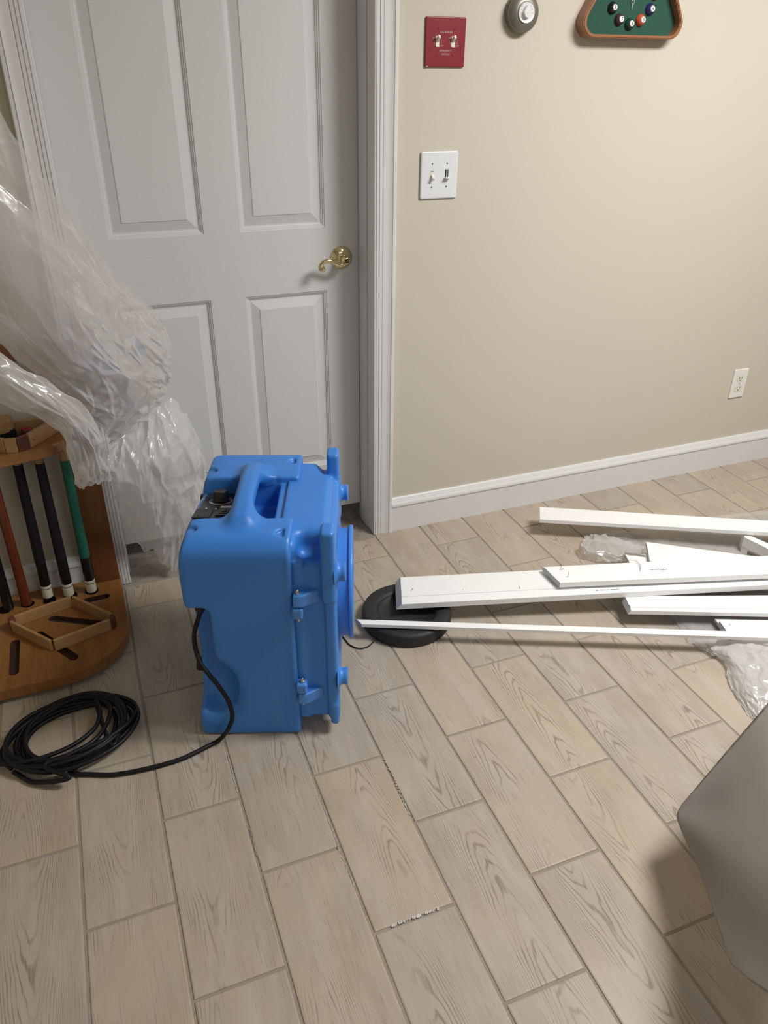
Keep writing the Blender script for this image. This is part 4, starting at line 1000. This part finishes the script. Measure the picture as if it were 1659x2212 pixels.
rows = ctrl_y([
    [(-160, 660, 1.80), (-20, 742, 1.80), (60, 800, 1.80), (120, 838, 1.81), (172, 872, 1.82), (206, 910, 1.83), (224, 960, 1.84), (233, 1005, 1.85), (232, 1038, 1.86)],
    [(-160, 735, 1.77), (-20, 790, 1.77), (55, 835, 1.77), (110, 872, 1.78), (155, 903, 1.79), (185, 940, 1.80), (203, 980, 1.82), (208, 1020, 1.83), (207, 1045, 1.84)],
    [(-160, 790, 1.77), (-20, 830, 1.77), (50, 866, 1.77), (103, 898, 1.78), (143, 925, 1.79), (165, 960, 1.80), (180, 1000, 1.82), (186, 1030, 1.83), (186, 1052, 1.84)],
    [(-160, 850, 1.80), (-20, 864, 1.80), (45, 892, 1.80), (96, 914, 1.81), (134, 938, 1.82), (146, 975, 1.83), (152, 1010, 1.84), (160, 1036, 1.85), (171, 1058, 1.86)]])
bm = sheet_mesh(rows, 200, 80, .011, 3.6, 2, stretch=(1.0, .8)); obj('lower_fold', bm, M_film2, t, True)
t2 = thing('crumpled_plastic', 'crumpled milky plastic film bunched against the door behind the blue machine', 'plastic film')
rows = ctrl_y([
    [(232, 985, 2.02), (262, 945, 2.04), (300, 915, 2.06), (338, 880, 2.08), (366, 862, 2.10), (388, 876, 2.12), (402, 915, 2.13)],
    [(236, 1020, 2.00), (270, 990, 2.00), (310, 960, 2.00), (350, 935, 2.02), (385, 925, 2.05), (412, 935, 2.09), (430, 960, 2.13)],
    [(244, 1055, 2.00), (280, 1040, 1.98), (318, 1020, 1.97), (358, 1000, 1.99), (395, 995, 2.03), (425, 1000, 2.08), (446, 1020, 2.13)],
    [(252, 1085, 2.04), (288, 1085, 2.01), (325, 1075, 2.00), (362, 1062, 2.02), (396, 1060, 2.05), (425, 1065, 2.09), (440, 1080, 2.13)],
    [(262, 1120, 2.09), (296, 1125, 2.07), (330, 1122, 2.05), (364, 1118, 2.06), (394, 1115, 2.08), (418, 1115, 2.10), (430, 1125, 2.13)],
    [(278, 1150, 2.13), (306, 1160, 2.12), (334, 1168, 2.11), (362, 1170, 2.11), (386, 1170, 2.12), (402, 1168, 2.13), (416, 1165, 2.14)],
    [(292, 1172, 2.15), (318, 1186, 2.15), (340, 1200, 2.15), (356, 1218, 2.14), (372, 1230, 2.14), (384, 1222, 2.145), (398, 1200, 2.15)]])
bm = sheet_mesh(rows, 170, 190, .022, 5.0, 3, stretch=(1.3, .9)); obj('film', bm, M_film2, t2, True)
# film under and among the boards
t3 = thing('floor_plastic', 'clear plastic film spread on the tiles under the white boards', 'plastic film')
rows = ctrl_z([
    [(1300, 1150, .014), (1400, 1140, .018), (1520, 1120, .020), (1640, 1105, .020), (1780, 1095, .02)],
    [(1320, 1172, .010), (1420, 1165, .010), (1530, 1150, .012), (1650, 1145, .012), (1790, 1140, .012)],
    [(1345, 1195, .006), (1430, 1195, .004), (1540, 1190, .004), (1660, 1190, .004), (1800, 1190, .004)],
    [(1380, 1240, .002), (1450, 1240, .002), (1560, 1240, .002), (1680, 1240, .002), (1820, 1240, .002)],
    [(1410, 1290, .002), (1480, 1290, .002), (1580, 1290, .002), (1690, 1290, .002), (1820, 1290, .002)],
    [(1440, 1330, .002), (1500, 1335, .002), (1590, 1340, .002), (1690, 1340, .002), (1820, 1340, .002)],
    [(1490, 1390, .003), (1535, 1392, .005), (1600, 1392, .006), (1690, 1392, .006), (1820, 1390, .006)]])
bm = sheet_mesh(rows, 150, 150, .009, 5, 4, stretch=(1.4, 1.4), minz=.0012); obj('film', bm, M_film3, t3, True)
rows = ctrl_z([
    [(1262, 1160, .028), (1285, 1153, .034), (1310, 1158, .034), (1335, 1162, .032), (1362, 1172, .028), (1392, 1180, .020)],
    [(1255, 1176, .034), (1280, 1172, .044), (1306, 1172, .046), (1335, 1176, .042), (1360, 1186, .034), (1388, 1192, .024)],
    [(1260, 1192, .030), (1284, 1192, .038), (1310, 1192, .040), (1335, 1196, .036), (1358, 1200, .030), (1380, 1204, .020)],
    [(1272, 1208, .004), (1292, 1212, .010), (1316, 1213, .012), (1335, 1213, .012), (1356, 1212, .010), (1375, 1212, .006)]])
bm = sheet_mesh(rows, 110, 90, .014, 3.4, 5, stretch=(1.3, .9), minz=.0012)
o = obj('crumpled_tuft', bm, film('clear_plastic_film_tuft', .46, (.82, .81, .81), 1.0), t3, True)
t4 = thing('trailing_plastic', 'piece of plastic film trailing onto the tiles below the boards at right', 'plastic film')
rows = ctrl_z([
    [(1560, 1372, .034), (1600, 1385, .040), (1650, 1395, .040), (1720, 1400, .04), (1800, 1405, .04)],
    [(1535, 1402, .020), (1582, 1410, .036), (1635, 1420, .044), (1710, 1430, .04), (1800, 1440, .04)],
    [(1565, 1428, .012), (1592, 1440, .034), (1645, 1455, .046), (1720, 1470, .04), (1800, 1480, .04)],
    [(1574, 1470, .006), (1605, 1485, .028), (1650, 1500, .036), (1720, 1510, .04), (1800, 1520, .04)],
    [(1592, 1508, .004), (1618, 1522, .016), (1655, 1530, .020), (1720, 1540, .02), (1800, 1550, .02)],
    [(1616, 1545, .002), (1630, 1553, .004), (1655, 1560, .006), (1720, 1580, .006), (1800, 1600, .006)]])
bm = sheet_mesh(rows, 110, 120, .009, 5, 6, stretch=(1.2, 1.2), minz=.0012); obj('film', bm, M_film2, t4, True)
rows = ctrl_z([
    [(1435, 1315, .004), (1470, 1318, .006), (1500, 1320, .006), (1535, 1325, .005), (1570, 1330, .004)],
    [(1462, 1348, .006), (1490, 1352, .012), (1515, 1356, .012), (1545, 1360, .010), (1575, 1362, .004)],
    [(1490, 1382, .004), (1508, 1388, .012), (1530, 1392, .014), (1560, 1396, .012), (1590, 1398, .006)],
    [(1505, 1397, .002), (1525, 1408, .008), (1550, 1420, .010), (1572, 1428, .006), (1592, 1420, .004)]])
bm = sheet_mesh(rows, 70, 90, .005, 5, 8, minz=.0012); obj('film_flap', bm, M_film3, t4, True)

# ------------------------------------------------------------------ covered corner at the lower right
ZO = -.09
rows = ctrl_z([
    [(1960, 1200, .36), (1800, 1350, .36), (1659, 1518, .30), (1570, 1622, .23), (1500, 1705, .17), (1472, 1738, .14)],
    [(1990, 1420, .40), (1830, 1520, .39), (1690, 1620, .33), (1600, 1690, .26), (1520, 1740, .18), (1462, 1762, .13)],
    [(2010, 1700, .42), (1850, 1750, .41), (1720, 1790, .35), (1620, 1805, .28), (1530, 1805, .20), (1474, 1800, .13)],
    [(2020, 1950, .42), (1860, 1950, .41), (1740, 1940, .36), (1650, 1925, .30), (1565, 1905, .22), (1512, 1886, .15)],
    [(2020, 2120, .40), (1870, 2110, .39), (1760, 2090, .35), (1680, 2060, .30), (1605, 2030, .24), (1552, 2003, .19)],
    [(2020, 2300, .36), (1870, 2260, .35), (1770, 2210, .32), (1690, 2165, .29), (1625, 2122, .25), (1578, 2082, .21)]])
bm = sheet_mesh(rows, 60, 60, .0, 3, 7, edge_amp=0)
r_ = bmesh.ops.solidify(bm, geom=bm.faces[:], thickness=-.010)
t5 = thing('padded_cover', 'smooth grey-beige padded cover poking in at the lower right corner', 'cover', (0, 0, 0))
obj('cover', bm, M_cover, t5, True)
